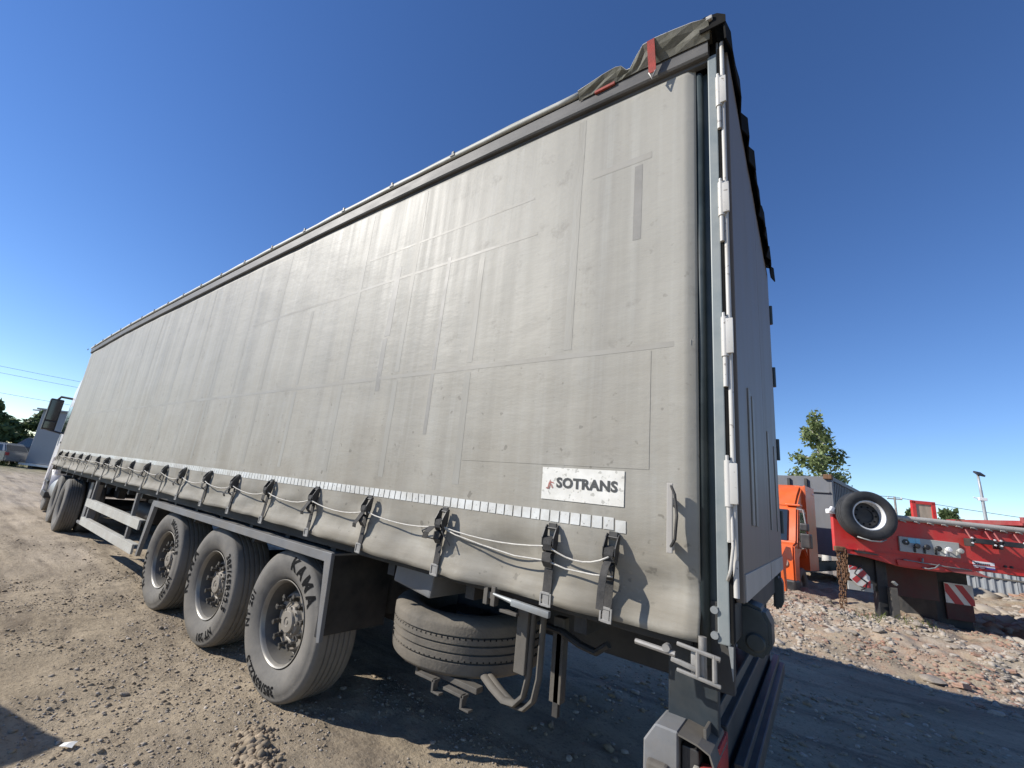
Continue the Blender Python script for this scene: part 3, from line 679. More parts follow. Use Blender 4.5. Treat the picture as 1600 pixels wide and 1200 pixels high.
for z in (3.55,2.95,2.3,1.7):
    bm=bmesh.new(); cyl(bm,.016,z-.09,z+.09,10,'Z',(.05,2.54,0)); obj('hinge',bm,'teal',po2,True,ang=40)
for i,(y0,y1) in enumerate(((.052,1.272),(1.284,2.498))):
    bm=bmesh.new(); bx(bm,.018,.045,y0,y1,ZB,3.945,.004); d=obj('rear_door',bm,'door',TR)
    if i==0: d['label']='left rear door leaf, hinged at the near post'
    bm=bmesh.new(); bx(bm,.045,.050,y0+.02,y1-.02,ZB+.003,ZB+.10,.001); obj('kick_strip',bm,'door_trim',d)
    for yy in ((.42,.58) if i==0 else (1.5,2.1)):
        bm=bmesh.new(); bx(bm,.0455,.052,yy-.045,yy+.045,1.62,2.25,.002); obj('rubbing_strip',bm,'patch',d)
    if i==0:
        bm=bmesh.new(); tube(bm,[(.026,.004,ZB+.02),(.026,.004,3.96)],.0095,10); obj('door_edge_tube',bm,'white_tube',d,True,ang=50)
        for z0 in (3.55,2.94,2.27,1.665):
            bm=bmesh.new(); cyl(bm,.0135,z0+.01,z0+.185,12,'Z',(.010,-.008,0)); bx(bm,.008,.042,-.020,-.008,z0+.02,z0+.175,.003)
            cyl(bm,.009,z0-.12,z0+.01,10,'Z',(.010,-.008,0)); cyl(bm,.006,z0+.185,z0+.205,8,'Z',(.008,-.012,0)); obj('hinge',bm,'white_tube',d,True,ang=40)
bm=bmesh.new(); tube(bm,[(.012,.01,1.70),(.02,-.012,1.62),(.022,-.022,1.53),(.012,-.018,1.45),(.0,-.008,1.41)],.0055,8); obj('cable_loop',bm,'white_tube',TR,True)
bm=bmesh.new(); tube(bm,[(.006,.012,3.98),(.008,.014,3.6)],.006,6); obj('lock_rod',bm,'galv',TR)
# body shell behind the curtain
bm=bmesh.new(); bx(bm,XF+.02,-.13,.06,2.5,1.16,1.235); obj('load_floor',bm,'steel_dark',TR)
bm=bmesh.new(); bx(bm,XF-.03,XF+.02,.0,2.55,1.12,3.88,.01); obj('front_wall',bm,'door',TR)
xf=np.linspace(XF,-.07,30); bm=bmesh.new(); strip(bm,[[(x,2.55,1.2),(x,2.56,2.5),(x,2.55,4.0+float(bow(x)))] for x in xf]); q=obj('far_curtain',bm,'curtain',TR); md=q.modifiers.new('thickness','SOLIDIFY'); md.thickness=.004
bm=bmesh.new(); strip(bm,[[(x,.05,3.9+float(bow(x))),(x,2.54,3.9+float(bow(x)))] for x in xf]); q=obj('roof_lining',bm,'steel_dark',TR); md=q.modifiers.new('thickness','SOLIDIFY'); md.thickness=.004
for y0 in (.07,2.42):
    bm=bmesh.new(); bx(bm,XF+.05,-.13,y0,y0+.06,1.13,1.24,.006); obj('side_raver',bm,'steel_dark',TR)
for y0 in (.78,1.66):
    bm=bmesh.new(); bx(bm,-9.0,-.2,y0,y0+.12,.82,1.155); bx(bm,XF+.4,-9.0,y0,y0+.12,1.02,1.155); obj('chassis_beam',bm,'steel_dark',TR)
for k in range(20):
    x=-.6-k*.64; bm=bmesh.new(); bx(bm,x-.03,x+.03,.1,.78,1.06,1.155); bx(bm,x-.03,x+.03,1.78,2.45,1.06,1.155); bx(bm,x-.03,x+.03,.9,1.66,1.0,1.155); obj('cross_member',bm,'steel_dark',TR)
for y0 in (.25,2.15):
    bm=bmesh.new(); bx(bm,-10.6,-10.42,y0,y0+.16,.35,1.1,.006); bx(bm,-10.68,-10.34,y0-.03,y0+.19,.28,.33,.01); bx(bm,-10.3,-10.24,y0+.02,y0+.1,.55,1.1,.005,rot=(0,.35,0)); obj('landing_leg',bm,'steel_grey',TR)
# air tank and crossing braces seen between the guards
bm=bmesh.new(); cyl(bm,.13,-8.4,-7.5,16,'X',(0,.55,.78)); obj('air_tank',bm,'steel_dark',TR,True,ang=40)
bm=bmesh.new(); tube(bm,[(-8.0,.35,.55),(-7.95,.35,.62),(-7.9,.32,.58),(-7.95,.3,.5)],.018,8); obj('hose_coupling',bm,'galv',TR,True)
# side guard
gd=None
for z0,z1 in ((.715,.835),(.42,.54)):
    bm=bmesh.new(); bx(bm,-9.32,-6.45,-.005,.022,z0,z1,.004); bx(bm,-9.32,-6.45,.022,.07,z1-.012,z1,.002); obj('guard_rail',bm,'guard',TR)
for x in (-9.18,-6.95):
    bm=bmesh.new(); bx(bm,x-.03,x+.03,.026,.07,.40,1.13,.003); obj('guard_post',bm,'steel_grey',TR)
bm=bmesh.new(); prism(bm,[(-6.17,1.085),(-6.06,1.085),(-6.22,.44),(-6.27,.44)],-.004,.04,'XZ'); obj('fender_bracket',bm,'steel_grey',TR)
# mudguard rail over the wheels with rear flap
bm=bmesh.new(); bx(bm,-6.15,-2.42,-.006,.05,1.045,1.108,.004); bx(bm,-6.15,-2.42,.05,.62,1.085,1.1,.002); obj('fender_rail',bm,'steel_grey',TR)
bm=bmesh.new(); bx(bm,-2.45,-2.425,.02,.62,.56,1.09,.004); fp=obj('mud_flap',bm,'steel_dark',TR)
bm=bmesh.new(); prism(bm,[(-2.455,1.11),(-2.372,1.11),(-2.338,.555),(-2.375,.545)],-.012,.018,'XZ'); obj('flap_edge',bev_all(bm,.003),'steel_grey',TR)
for x in (-6.2,-4.93,-3.6):
    bm=bmesh.new(); tube(bm,[(x,.05,1.02),(x,.6,.98)],.02,8); obj('fender_stay',bm,'steel_dark',TR)
# axles
for i in range(3):
    x=-2.96-1.31*i; bm=bmesh.new(); cyl(bm,.075,.35,2.2,14,'Y',(x,0,.52)); bx(bm,x-.06,x+.5,.78,.92,.55,.66,.01); bx(bm,x-.06,x+.5,1.64,1.78,.55,.66,.01)
    cyl(bm,.13,.6,.9,16,'Z',(x+.35,.84,0)); cyl(bm,.13,.6,.9,16,'Z',(x+.35,1.72,0)); obj('axle',bm,'steel_dark',TR,True,ang=40)
# wheels
TY=[(.296,-.12),(.305,-.142),(.325,-.158),(.36,-.176),(.40,-.188),(.435,-.19),(.463,-.184),(.485,-.172),(.492,-.172),(.505,-.163),(.516,-.152)]
def tread_prof(grooves,R,hw,gd=.012,gw=.009):
    p=[]; 
    for g in grooves: p+=[(R,g-gw),(R-gd,g-gw*.6),(R-gd,g+gw*.6),(R,g+gw)]
    return p
def tyre_bm(seg=72):
    half=TY; tr=[(.520,-.142)]+tread_prof((-.09,-.045,0,.045,.09),.524,.14)+[(.520,.142)]
    prof=half+tr+[(r,-h) for r,h in half[::-1]]
    return lathe(bmesh.new(),prof,seg,'Y',close=True)
def side_y(r):
    rs=[a for a,b in TY]; ys=[b for a,b in TY]; return float(np.interp(r,rs,ys))
wm={}
def keep(nm,bm,material,ang=35):
    me=bpy.data.meshes.new(nm); bm.to_mesh(me); bm.free(); me.polygons.foreach_set('use_smooth',[True]*len(me.polygons))
    try: me.set_sharp_from_angle(angle=R_(ang))
    except Exception: pass
    me.materials.append(M[material]); wm[nm]=me; return me
keep('tyre',tyre_bm(),'tyre',50)
# rim: lip, deep barrel, disc set far back
keep('rim_flange',lathe(bmesh.new(),[(.283,-.128),(.293,-.137),(.300,-.146),(.303,-.150),(.300,-.154),(.293,-.150),(.286,-.138),(.279,-.12)],72,'Y'),'flange',40)
keep('rim',lathe(bmesh.new(),[(.279,-.119),(.272,-.09),(.262,-.02),(.256,.03),(.250,.035),(.232,.020),(.222,-.010),(.212,-.034),(.203,-.042),(.11,-.044),(.11,.0),(.26,.08)],72,'Y'),'rim',40)
bm=bmesh.new(); lathe(bm,[(.199,-.040),(.199,-.050),(.192,-.055),(.135,-.055),(.128,-.050),(.118,-.050),(.112,-.060),(.106,-.078),(.092,-.086),(.080,-.086),(.078,-.100),(.073,-.106),(.034,-.108),(.031,-.103),(.017,-.103),(.014,-.108),(.0005,-.108)],48,'Y')
for k in range(8):
    a=k*math.pi/4+.2; cyl(bm,.008,-.094,-.084,8,'Y',(.096*math.cos(a),0,.096*math.sin(a)))
keep('hub',bm,'hub',35)
bm=bmesh.new(); cyl(bm,.0175,-.092,-.052,6,'Y'); cyl(bm,.022,-.062,-.054,12,'Y'); cyl(bm,.012,-.122,-.090,10,'Y'); bx(bm,-.005,.038,-.112,-.100,-.014,.014,.003); keep('wheel_nut',bm,'nut',35)
def refine(v,f):
    bm=bmesh.new(); vs=[bm.verts.new(p) for p in v]
    for q in f:
        try: bm.faces.new([vs[i] for i in q])
        except ValueError: pass
    bmesh.ops.remove_doubles(bm,verts=bm.verts,dist=1e-5)
    bmesh.ops.triangulate(bm,faces=bm.faces)
    for _ in range(3):
        es=[e for e in bm.edges if e.calc_length()>.012]
        if not es: break
        bmesh.ops.subdivide_edges(bm,edges=es,cuts=1); bmesh.ops.triangulate(bm,faces=[q for q in bm.faces if len(q.verts)>3])
    bm.verts.index_update(); v=[tuple(p.co) for p in bm.verts]; f=[tuple(p.index for p in q.verts) for q in bm.faces]; bm.free(); return v,f
def arc_text(s,deg,size,r0,bold=.002):
    v,f=text_mesh(s,size,.006 if s=='KAMA' else .0035,.0,1.45 if s=='KAMA' else 1.12); v,f=refine(v,f); out=[]
    for x,y,z in v:
        r=r0+y; a=R_(deg)-x/(r0+size*.35); out.append((r*math.cos(a),side_y(r)-.0022-z,r*math.sin(a)))
    return out,f
let_me=[]
for i in range(3):
    rot=(0,118,150)[i]; L_=[]
    for s_,d_,sz in (('KAMA',56,.125),('385/65R22.5',-103,.084),('NT 201',178,.084)):
        me=bpy.data.meshes.new('sidewall_lettering'); v,f=arc_text(s_,d_+rot,sz,.398 if sz>.1 else .405); me.from_pydata(v,[],f); me.update(); me.materials.append(M['letter']); L_.append(me)
    let_me.append(L_)
def wheel(x,y,side,let,spin):
    w=link(bpy.data.objects.new('wheel',wm['tyre'])); w.parent=TR; w.location=(x,y,.512); w.rotation_euler=(0,0,0 if side<0 else math.pi)
    def sub(nm,me,rot=0,loc=(0,0,0)):
        o=link(bpy.data.objects.new(nm,me)); o.parent=w; o.location=loc; o.rotation_euler=(0,rot,0); return o
    sub('rim',wm['rim']); sub('rim_flange',wm['rim_flange']); sub('hub',wm['hub'],spin)
    for k in range(10):
        a=k*2*math.pi/10+spin; sub('wheel_nut',wm['wheel_nut'],-a+rnd.uniform(-.5,.5),(.163*math.cos(a),0,.163*math.sin(a)))
    if let is not None:
        for me in let_me[let]: sub('sidewall_lettering',me)
    return w
for i in range(3):
    w=wheel(-2.96-1.31*i,.225,-1,i,.2+.31*i); w['label']=('rear left wheel with KAMA lettering at its top','middle left wheel','front left wheel beside the side guard')[i]
    wheel(-2.96-1.31*i,2.325,1,None,.1*i)
# spare wheel carrier hoops, brackets, tool box
bm=bmesh.new()
for dx in (0,.055):
    pts=[(-.86+dx,.14,1.10),(-.865+dx,.14,.80),(-.885+dx,.14,.70),(-.94+dx,.16,.645),(-1.03+dx,.2,.62),(-1.13+dx,.24,.635),(-1.35+dx,.36,.67)]
    tube(bm,pts,.022,8,flat=.6)
obj('spare_carrier',bm,'steel_dust',TR,True,ang=50)
bm=bmesh.new(); bx(bm,-.93,-.87,.10,.13,.80,1.10,.004); bx(bm,-.83,-.77,.3,.36,.66,1.05,.004); obj('carrier_plate',bm,'steel_dust',TR)
bm=bmesh.new()
for x,y in ((-1.72,.22),(-1.5,.12),(-1.28,.1)):
    bx(bm,x-.07,x+.07,y,y+.05,.585,.60,.003); bx(bm,x+.05,x+.065,y,y+.04,.54,.60,.003); bx(bm,x+.05,x+.11,y,y+.04,.535,.546,.003)
bx(bm,-1.75,-1.2,.2,.26,.585,.615,.004); obj('carrier_tray',bm,'steel_dust',TR)
bm=bmesh.new(); bx(bm,-1.82,-1.50,.08,.5,1.02,1.15,.012,rot=(0,.12,0)); obj('bracket_box',bm,'steel_grey',TR)
bm=bmesh.new(); tube(bm,[(-.92,.32,.99),(-.78,.30,.99),(-.68,.30,.955),(-.60,.30,.945),(-.54,.30,.995)],.028,8,flat=.6); bx(bm,-.81,-.78,.3,.33,.60,.98,.003); obj('bent_bracket',bm,'steel_dark',TR)
# tension winch bars under the hem
bm=bmesh.new(); tube(bm,[(-1.0,-.03,1.150),(-.885,-.035,1.140)],[.006,.012],8); bx(bm,-.885,-.685,-.055,-.028,1.120,1.150,.006,rot=(0,.04,0)); obj('winch_bar',bm,'galv',TR,True,ang=40)
bm=bmesh.new()
for x in (-1.055,-1.01): bx(bm,x-.012,x+.012,-.02,.02,1.09,1.18,.003)
bx(bm,-1.055,-1.01,-.01,.02,1.12,1.15); bx(bm,-.98,-.88,.0,.03,1.07,1.085,.003); obj('winch_bracket',bm,'steel_dust',TR)
bm=bmesh.new(); tube(bm,[(-.315,-.035,1.128),(-.17,-.037,1.122)],.0105,8); cyl(bm,.014,-.05,-.02,10,'Y',(-.20,0,1.137)); 
bx(bm,-.185,-.10,-.042,-.03,1.09,1.108,.003,rot=(0,.15,0)); obj('tension_lever',bm,'hook',TR,True,ang=40)
bm=bmesh.new(); 
bx(bm,-.165,-.022,-.045,-.033,1.148,1.162,.004,rot=(0,.10,0)); bx(bm,-.165,-.022,-.045,-.033,1.062,1.075,.004,rot=(0,.10,0))
for x in (-.042,-.095): cyl(bm,.008,1.07,1.155,8,'Z',(x,-.038,0))
bx(bm,-.12,-.075,-.03,.02,1.07,1.15,.004); cyl(bm,.014,1.06,1.20,10,'Z',(-.085,-.005,0)); obj('ratchet_frame',bm,'hook',TR,True,ang=40)
# rear buffer, underrun beam and lamps
bm=bmesh.new(); prism(bm,[(-.02,1.30),(.03,1.315),(.085,1.30),(.108,1.25),(.108,1.17),(.09,1.13),(.06,1.115),(-.02,1.14)],.26,.42,'XZ'); obj('dock_buffer',bev_all(bm,.012,2),'teal',TR,True,ang=40)
bm=bmesh.new(); lathe(bm,[(.001,.25),(.028,.25),(.034,.255),(.034,.262)],24,'Y',(.055,0,1.175)); obj('buffer_roller',bm,'teal',TR,True,ang=40)
bm=bmesh.new(); prism(bm,[(.0,1.30),(.045,1.30),(.06,1.26),(.06,1.13),(.04,1.08),(.0,1.08)],2.1,2.26,'XZ'); obj('dock_buffer',bev_all(bm,.012,2),'teal',TR,True,ang=40)
for y0 in (.14,2.28):
    bm=bmesh.new(); bx(bm,-.235,-.06,y0,y0+.05,.80,1.19,.004); obj('beam_hanger',bm,'dark_blue',TR)
bm=bmesh.new(); bx(bm,-.20,-.055,.30,2.38,.60,.835,.006); ub=obj('underrun_beam',bm,'dark_blue',TR)
bm=bmesh.new(); bx(bm,-.095,-.085,.05,2.40,.835,.885,.002); obj('beam_lip',bm,'steel_dust',ub)
bm=bmesh.new(); bx(bm,-.055,.03,.30,2.40,.60,.68,.008); bx(bm,-.035,.0,.30,2.40,.68,.72,.004); obj('beam_face',bm,'dark_blue',ub)
bm=bmesh.new(); prism(bm,[(-.285,.80),(-.245,.865),(-.165,.865),(-.165,.52),(-.285,.52)],-.012,.17,'XZ'); ec=obj('lamp_housing',bev_all(bm,.006),'steel_grey',TR,label='galvanised end housing of the rear lamps')
bm=bmesh.new(); bx(bm,-.265,-.195,-.05,-.012,.635,.755,.01); ml=obj('side_marker_lamp',bm,'steel_dust',ec)
bm=bmesh.new(); bx(bm,-.255,-.215,-.058,-.048,.645,.70,.012); obj('lens',bm,'lamp_clear',ml) if False else obj('marker_lens',bm,'lamp_clear',ec)
bm=bmesh.new()
for z in (.57,.61,.65,.69): cyl(bm,.012,-.05,-.012,8,'Y',(-.178,0,z))
obj('cable_glands',bm,'plastic',ec)
bm=bmesh.new(); strip(bm,[[(x,y,z) for y in (-.03,.05,.24)] for x,z in ((-.163,.862),(-.10,.852),(-.065,.838),(-.052,.80))]); q=obj('lamp_hood',bm,'steel_dust',TR); md=q.modifiers.new('thickness','SOLIDIFY'); md.thickness=.006
bm=bmesh.new(); bx(bm,-.16,-.105,.02,.28,.55,.82,.004); obj('lamp_body',bm,'plastic',TR)
bm=bmesh.new(); bx(bm,-.104,-.055,-.012,.075,.56,.775,.012); obj('rear_lamp',bm,'lamp_red',TR,True,'red rear lamp lens at the bumper end',40)
bm=bmesh.new(); bx(bm,-.080,-.048,.08,.27,.56,.83,.008); obj('rear_reflector',bm,'lamp_red',TR,True,None,40)
bm=bmesh.new(); bx(bm,-.118,-.100,-.016,.01,.715,.78,.005); obj('lamp_corner',bm,'lamp_clear',TR)
# spare tyre lying flat in its carrier
def flat_tyre(seg=72):
    half=[(.296,-.10),(.32,-.135),(.36,-.150),(.42,-.156),(.46,-.15),(.485,-.138),(.497,-.126)]
    tr=[(.500,-.118)]+tread_prof((-.062,-.018,.026,.068),.503,.12,.016,.006)+[(.500,.118)]
    return lathe(bmesh.new(),half+tr+[(r,-h) for r,h in half[::-1]],seg,'Z',close=True)
SP=obj('spare_tyre',flat_tyre(),'spare',TR,True,'dusty spare tyre lying flat in the carrier',50)
SP.location=(-1.60,.62,.78); SP.rotation_euler=(R_(3),R_(-2),.3)
bm=bmesh.new(); lathe(bm,[(.30,-.10),(.29,.02),(.22,.06),(.20,.03),(.10,.03),(.09,.08),(.0005,.085)],40,'Z'); obj('rim',bm,'steel_dark',SP,True,ang=40)
bm=bmesh.new()
for k in range(90):
    a=k*2*math.pi/90
    for h,s in ((-.062,1),(.068,-1)):
        c=Vector((.4995*math.cos(a),.4995*math.sin(a),h+s*.009)); bx(bm,c.x-.004,c.x+.004,c.y-.004,c.y+.004,c.z-.004,c.z+.004,rot=(0,0,a))
q=obj('tread_edge_notches',bm,'letter',SP); q['kind']='stuff'
bm=bmesh.new(); a=R_(-128)-.3
for da,h,s in ((0,.0,.012),(.025,-.02,.014),(.05,-.04,.017),(.07,-.055,.01),(-.02,.018,.006)):
    ico(bm,s,(.497*math.cos(a+da),.497*math.sin(a+da),h))
obj('tread_gash',bm,'letter',SP,label='torn gash in the tread')
# ------------------------------------------------------------------ tractor unit
TT=thing('truck_tractor','white cab of the tractor unit coupled to the grey trailer','truck',(-11.7,1.27,0),R_(-4))
bm=bmesh.new()
# cab body as a lofted box: side outline in local XZ, slightly tapered
out=[(-2.3,.95),(-2.3,3.35),(-2.75,3.55),(-3.7,3.5),(-4.25,3.2),(-4.42,2.3),(-4.55,1.25),(-4.55,.75),(-4.15,.55),(-4.1,1.05),(-3.85,1.3),(-3.45,1.35),(-3.1,1.15),(-3.0,.95)]
prism(bm,out,-1.22,1.22,'XZ'); cab=obj('cab',bev_all(bm,.04,2),'cab_white',TT,True,ang=35)
for s in (-1,1):
    bm=bmesh.new(); prism(bm,[(-3.05,1.95),(-3.05,2.72),(-3.95,2.72),(-4.22,2.0)],s*1.222-.004,s*1.222+.004,'XZ'); obj('side_window',bm,'glass',cab)
    bm=bmesh.new(); prism(bm,[(-2.95,1.15),(-2.95,2.85),(-2.975,2.85),(-2.975,1.15)],s*1.222-.003,s*1.222+.003,'XZ'); obj('door_gap',bm,'plastic',cab)
    bm=bmesh.new(); bx(bm,-3.25,-3.08,s*1.24-.012,s*1.24+.012,1.72,1.77,.006); obj('door_handle',bm,'plastic',cab)
    bm=bmesh.new(); bx(bm,-4.62,-4.35,s*1.50-.14,s*1.50+.14,2.05,2.92,.03); obj('mirror',bm,'plastic',TT)
    bm=bmesh.new(); tube(bm,[(-4.2,s*1.2,2.98),(-4.4,s*1.45,3.0),(-4.45,s*1.5,2.9)],.03,8); tube(bm,[(-4.25,s*1.2,2.0),(-4.42,s*1.5,2.06)],.025,8); obj('mirror_arm',bm,'plastic',TT)
    bm=bmesh.new(); bx(bm,-4.36,-4.33,s*1.50-.11,s*1.50+.11,2.32,2.88,.004); bx(bm,-4.36,-4.33,s*1.50-.11,s*1.50+.11,2.09,2.28,.004); obj('mirror_glass',bm,'glass',TT)
    bm=bmesh.new(); bx(bm,-4.1,-3.1,s*1.15-.08,s*1.15+.08,.35,.5,.02); bx(bm,-4.05,-3.15,s*1.17-.07,s*1.17+.07,.7,.78,.02); obj('cab_step',bm,'plastic',TT)
    bm=bmesh.new(); cyl(bm,.3,-2.75,-1.6,20,'X',(0,s*.9,.62)); obj('fuel_tank',bm,'galv',TT,True,ang=40)
    bm=bmesh.new(); prism(bm,[(-2.3,1.1),(-2.3,3.3),(-1.95,3.2),(-1.95,1.1)],s*1.2-.02,s*1.2+.02,'XZ'); obj('side_fairing',bm,'cab_white',TT)
bm=bmesh.new(); prism(bm,[(-4.435,2.25),(-4.30,3.05),(-4.29,3.05),(-4.425,2.25)],-1.05,1.05,'XZ'); obj('windscreen',bm,'glass',cab)
bm=bmesh.new(); bx(bm,-4.7,-4.5,-1.2,1.2,.35,.85,.05); obj('front_bumper',bm,'cab_white',TT)
bm=bmesh.new(); bx(bm,-4.2,1.0,-.45,-.33,.75,1.0); bx(bm,-4.2,1.0,.33,.45,.75,1.0); cyl(bm,.5,.98,1.08,24,'Z',(0,0,0)); obj('chassis',bm,'steel_dark',TT)
def tractor_wheel(x,y,side,dual=True):
    o=link(bpy.data.objects.new('wheel',wm['tyre'])); o.parent=TT; o.location=(x,y,.51); o.scale=(.98,.82,.98); o.rotation_euler=(0,0,0 if side<0 else math.pi)
    q=link(bpy.data.objects.new('rim',wm['rim'])); q.parent=o
    q=link(bpy.data.objects.new('hub',wm['hub'])); q.parent=o
    if dual:
        q=link(bpy.data.objects.new('inner_tyre',wm['tyre'])); q.parent=o; q.location=(0,.40,0)
for x,d in ((.22,True),(-1.12,True),(-3.62,False)):
    tractor_wheel(x,-1.06 if d else -1.02,-1,d); tractor_wheel(x,1.06 if d else 1.02,1,d)
    bm=bmesh.new(); tube(bm,[(x,-.9,.51),(x,.9,.51)],.07,10); obj('axle',bm,'steel_dark',TT)
for s in (-1,1):
    bm=bmesh.new(); strip(bm,[[(-3.62+.62*math.cos(a),yy,.5+.62*math.sin(a)) for a in np.linspace(.1,3.0,12)] for yy in (s*.86,s*1.2)]); q=obj('front_mudguard',bm,'cab_white',TT,True); md=q.modifiers.new('thickness','SOLIDIFY'); md.thickness=.02

# ------------------------------------------------------------------ red low-bed trailer
AZ=math.atan2(.371,.928)
RT=thing('lowbed_trailer','bright red lowbed trailer gooseneck parked on the rubble','trailer',(.55,9.0,0),AZ)
L_=8.0
bm=bmesh.new(); prism(bm,[(0,1.44),(0,2.14),(L_,2.14),(L_,1.40),(2.1,1.405),(1.55,1.30),(1.0,1.30),(.45,1.40)],0,.09,'XZ'); side=obj('side_beam',bev_all(bm,.006),'red',RT)
bm=bmesh.new(); bx(bm,.02,L_,-.018,.004,1.50,1.512); obj('flange_edge',bm,'red',RT)
bm=bmesh.new(); bx(bm,1.2,L_,2.4,2.5,1.42,2.14,.006); obj('side_beam',bm,'red',RT)
bm=bmesh.new(); prism(bm,[(.0,.09),(.06,.09),(1.26,2.4),(1.2,2.4)],1.44,2.14,'XY'); obj('front_plate',bm,'red',RT)
bm=bmesh.new(); prism(bm,[(.07,.09),(L_,.09),(L_,2.4),(1.27,2.4)],2.08,2.135,'XY'); obj('deck',bm,'wood',RT)
bm=bmesh.new(); tube(bm,[(.70,-.02,2.165),(L_,-.02,2.165)],.048,10); 
obj('deck_edge',bm,'deck_tube',RT,True,'grey dusty tube along the deck edge',50)
bm=bmesh.new()
for k in range(34): 
    u=.8+k*.2; tube(bm,[(u,-.055,2.12),(u+.05,-.055,2.115),(u+.1,-.03,2.10)],.012,6)
q=obj('weld_beads',bm,'deck_tube',RT); q['kind']='stuff'
bm=bmesh.new(); prism(bm,[(.9,1.42),(1.15,1.425),(1.28,1.36),(1.36,1.34),(1.5,1.40),(1.58,1.37),(1.62,1.335),(1.35,1.325),(.92,1.33)],-.035,-.005,'XZ'); obj('bent_lip',bm,'red',RT,label='bent torn lower edge of the red beam')
bm=bmesh.new(); tube(bm,[(1.0,-.04,1.435),(1.3,-.05,1.42),(1.6,-.04,1.405),(1.95,-.02,1.40)],.011,6); tube(bm,[(1.25,-.05,1.34),(1.32,-.07,1.33),(1.42,-.07,1.36),(1.5,-.05,1.43)],.012,6); tube(bm,[(1.27,-.04,1.42),(1.27,-.05,1.50)],.014,6); obj('loose_pipe',bm,'galv',RT,True)
bm=bmesh.new(); prism(bm,[(1.55,1.40),(2.0,1.39),(2.2,1.31),(1.7,1.33)],-.02,.01,'XZ'); obj('bent_lip',bm,'red_dull',RT)
# valve panel
bm=bmesh.new(); bx(bm,.97,1.82,-.035,.002,1.575,1.835,.006); vp=obj('valve_panel',bm,'panel_grey',RT,label='grey panel with knobs and a light blue label')
bm=bmesh.new(); bx(bm,1.10,1.20,-.039,-.036,1.74,1.82); bx(bm,1.205,1.27,-.039,-.036,1.74,1.825); obj('valve_label',bm,'lightblue',vp)
for u,mt in ((1.18,'plastic'),(1.32,'plastic'),(1.48,'plastic'),(1.62,'label_white'),(1.78,'panel_grey')):
    bm=bmesh.new(); cyl(bm,.012,-.10,-.03,8,'Y',(u,0,1.70)); lathe(bm,[(.001,-.145),(.035,-.14),(.046,-.12),(.040,-.10),(.001,-.098)],14,'Y',(u,0,1.70)); bx(bm,u-.018,u+.012,-.05,-.035,1.585,1.68,.004); obj('valve_knob',bm,mt,vp,True,ang=40)
bm=bmesh.new(); cyl(bm,.05,-.05,-.034,16,'Y',(1.06,0,1.745)); obj('socket',bm,'plastic',vp,True,ang=40)
bm=bmesh.new(); ico(bm,.014,(1.06,-.055,1.75)); obj('socket_pin',bm,'label_white',vp)
# fold-down brackets
for u in (1.94,2.32):
    bm=bmesh.new()
    for du in (0,.27): tube(bm,[(u+du,-.015,2.10),(u+du,-.13,1.93)],.012,6)
    bx(bm,u,u+.27,-.02,-.008,2.085,2.105)
    q=obj('step_bracket',bm,'red_dull',RT); bm=bmesh.new(); bx(bm,u+.01,u+.27,-.19,-.10,1.86,1.945,.008); bx(bm,u-.05,u+.0,-.18,-.03,1.80,1.93,.01); obj('rubber_step',bm,'plastic',q)
    for du in (-.03,.27):
        bm=bmesh.new(); cyl(bm,.014,-.205,-.19,8,'Y',(u+du,0,1.945)); cyl(bm,.014,-.205,-.19,8,'Y',(u+du,0,1.86)); obj('bolt',bm,'label_white',q)
# maker's plate: white over blue, print too small to read
bm=bmesh.new(); bx(bm,1.985,2.275,-.012,-.006,1.475,1.565); pl=obj('maker_plate',bm,'label_white',RT,label='white over blue plate on the red beam')
bm=bmesh.new(); bx(bm,2.15,2.275,-.011,-.005,1.447,1.473); obj('plate_band',bm,'blue',pl)
bm=bmesh.new()
for k in range(8):
    u=2.025+k*.024; bx(bm,u,u+.017,-.0145,-.012,1.512,1.536); 
    if k%2: bx(bm,u+.006,u+.011,-.0155,-.0145,1.516,1.530)
prism(bm,[(1.99,1.56),(2.005,1.56),(2.03,1.536),(2.022,1.52)],-.0145,-.012,'XZ'); obj('plate_print',bm,'ink',pl)
bm=bmesh.new(); bx(bm,2.0,2.06,-.010,-.006,1.457,1.467); bx(bm,2.075,2.135,-.010,-.006,1.455,1.465); obj('plate_note',bm,'label_white',pl)
for u in (2.42,2.50,2.72):
    bm=bmesh.new(); cyl(bm,.022,-.012,.002,12,'Y',(u,0,1.53)); cyl(bm,.012,-.02,-.01,8,'Y',(u,0,1.53)); obj('bolt_hole',bm,'plastic',RT)
for u,w_ in ((.09,.06),(.33,.11)):
    bm=bmesh.new(); bx(bm,u,u+w_,-.03,.0,1.49,1.53,.012); obj('side_marker',bm,'rust' if w_<.1 else 'lamp_red',RT)
bm=bmesh.new(); prism(bm,[(.28,1.50),(.62,1.47),(.66,1.45),(.3,1.455)],-.05,-.01,'XZ'); obj('hinge_pin',bm,'plastic',RT)
bm=bmesh.new(); bx(bm,-.09,.03,-.06,.06,2.11,2.20,.02); bx(bm,-.07,.0,-.1,-.04,2.14,2.24,.015,rot=(0,.5,.2)); obj('white_rag',bm,'label_white',RT)
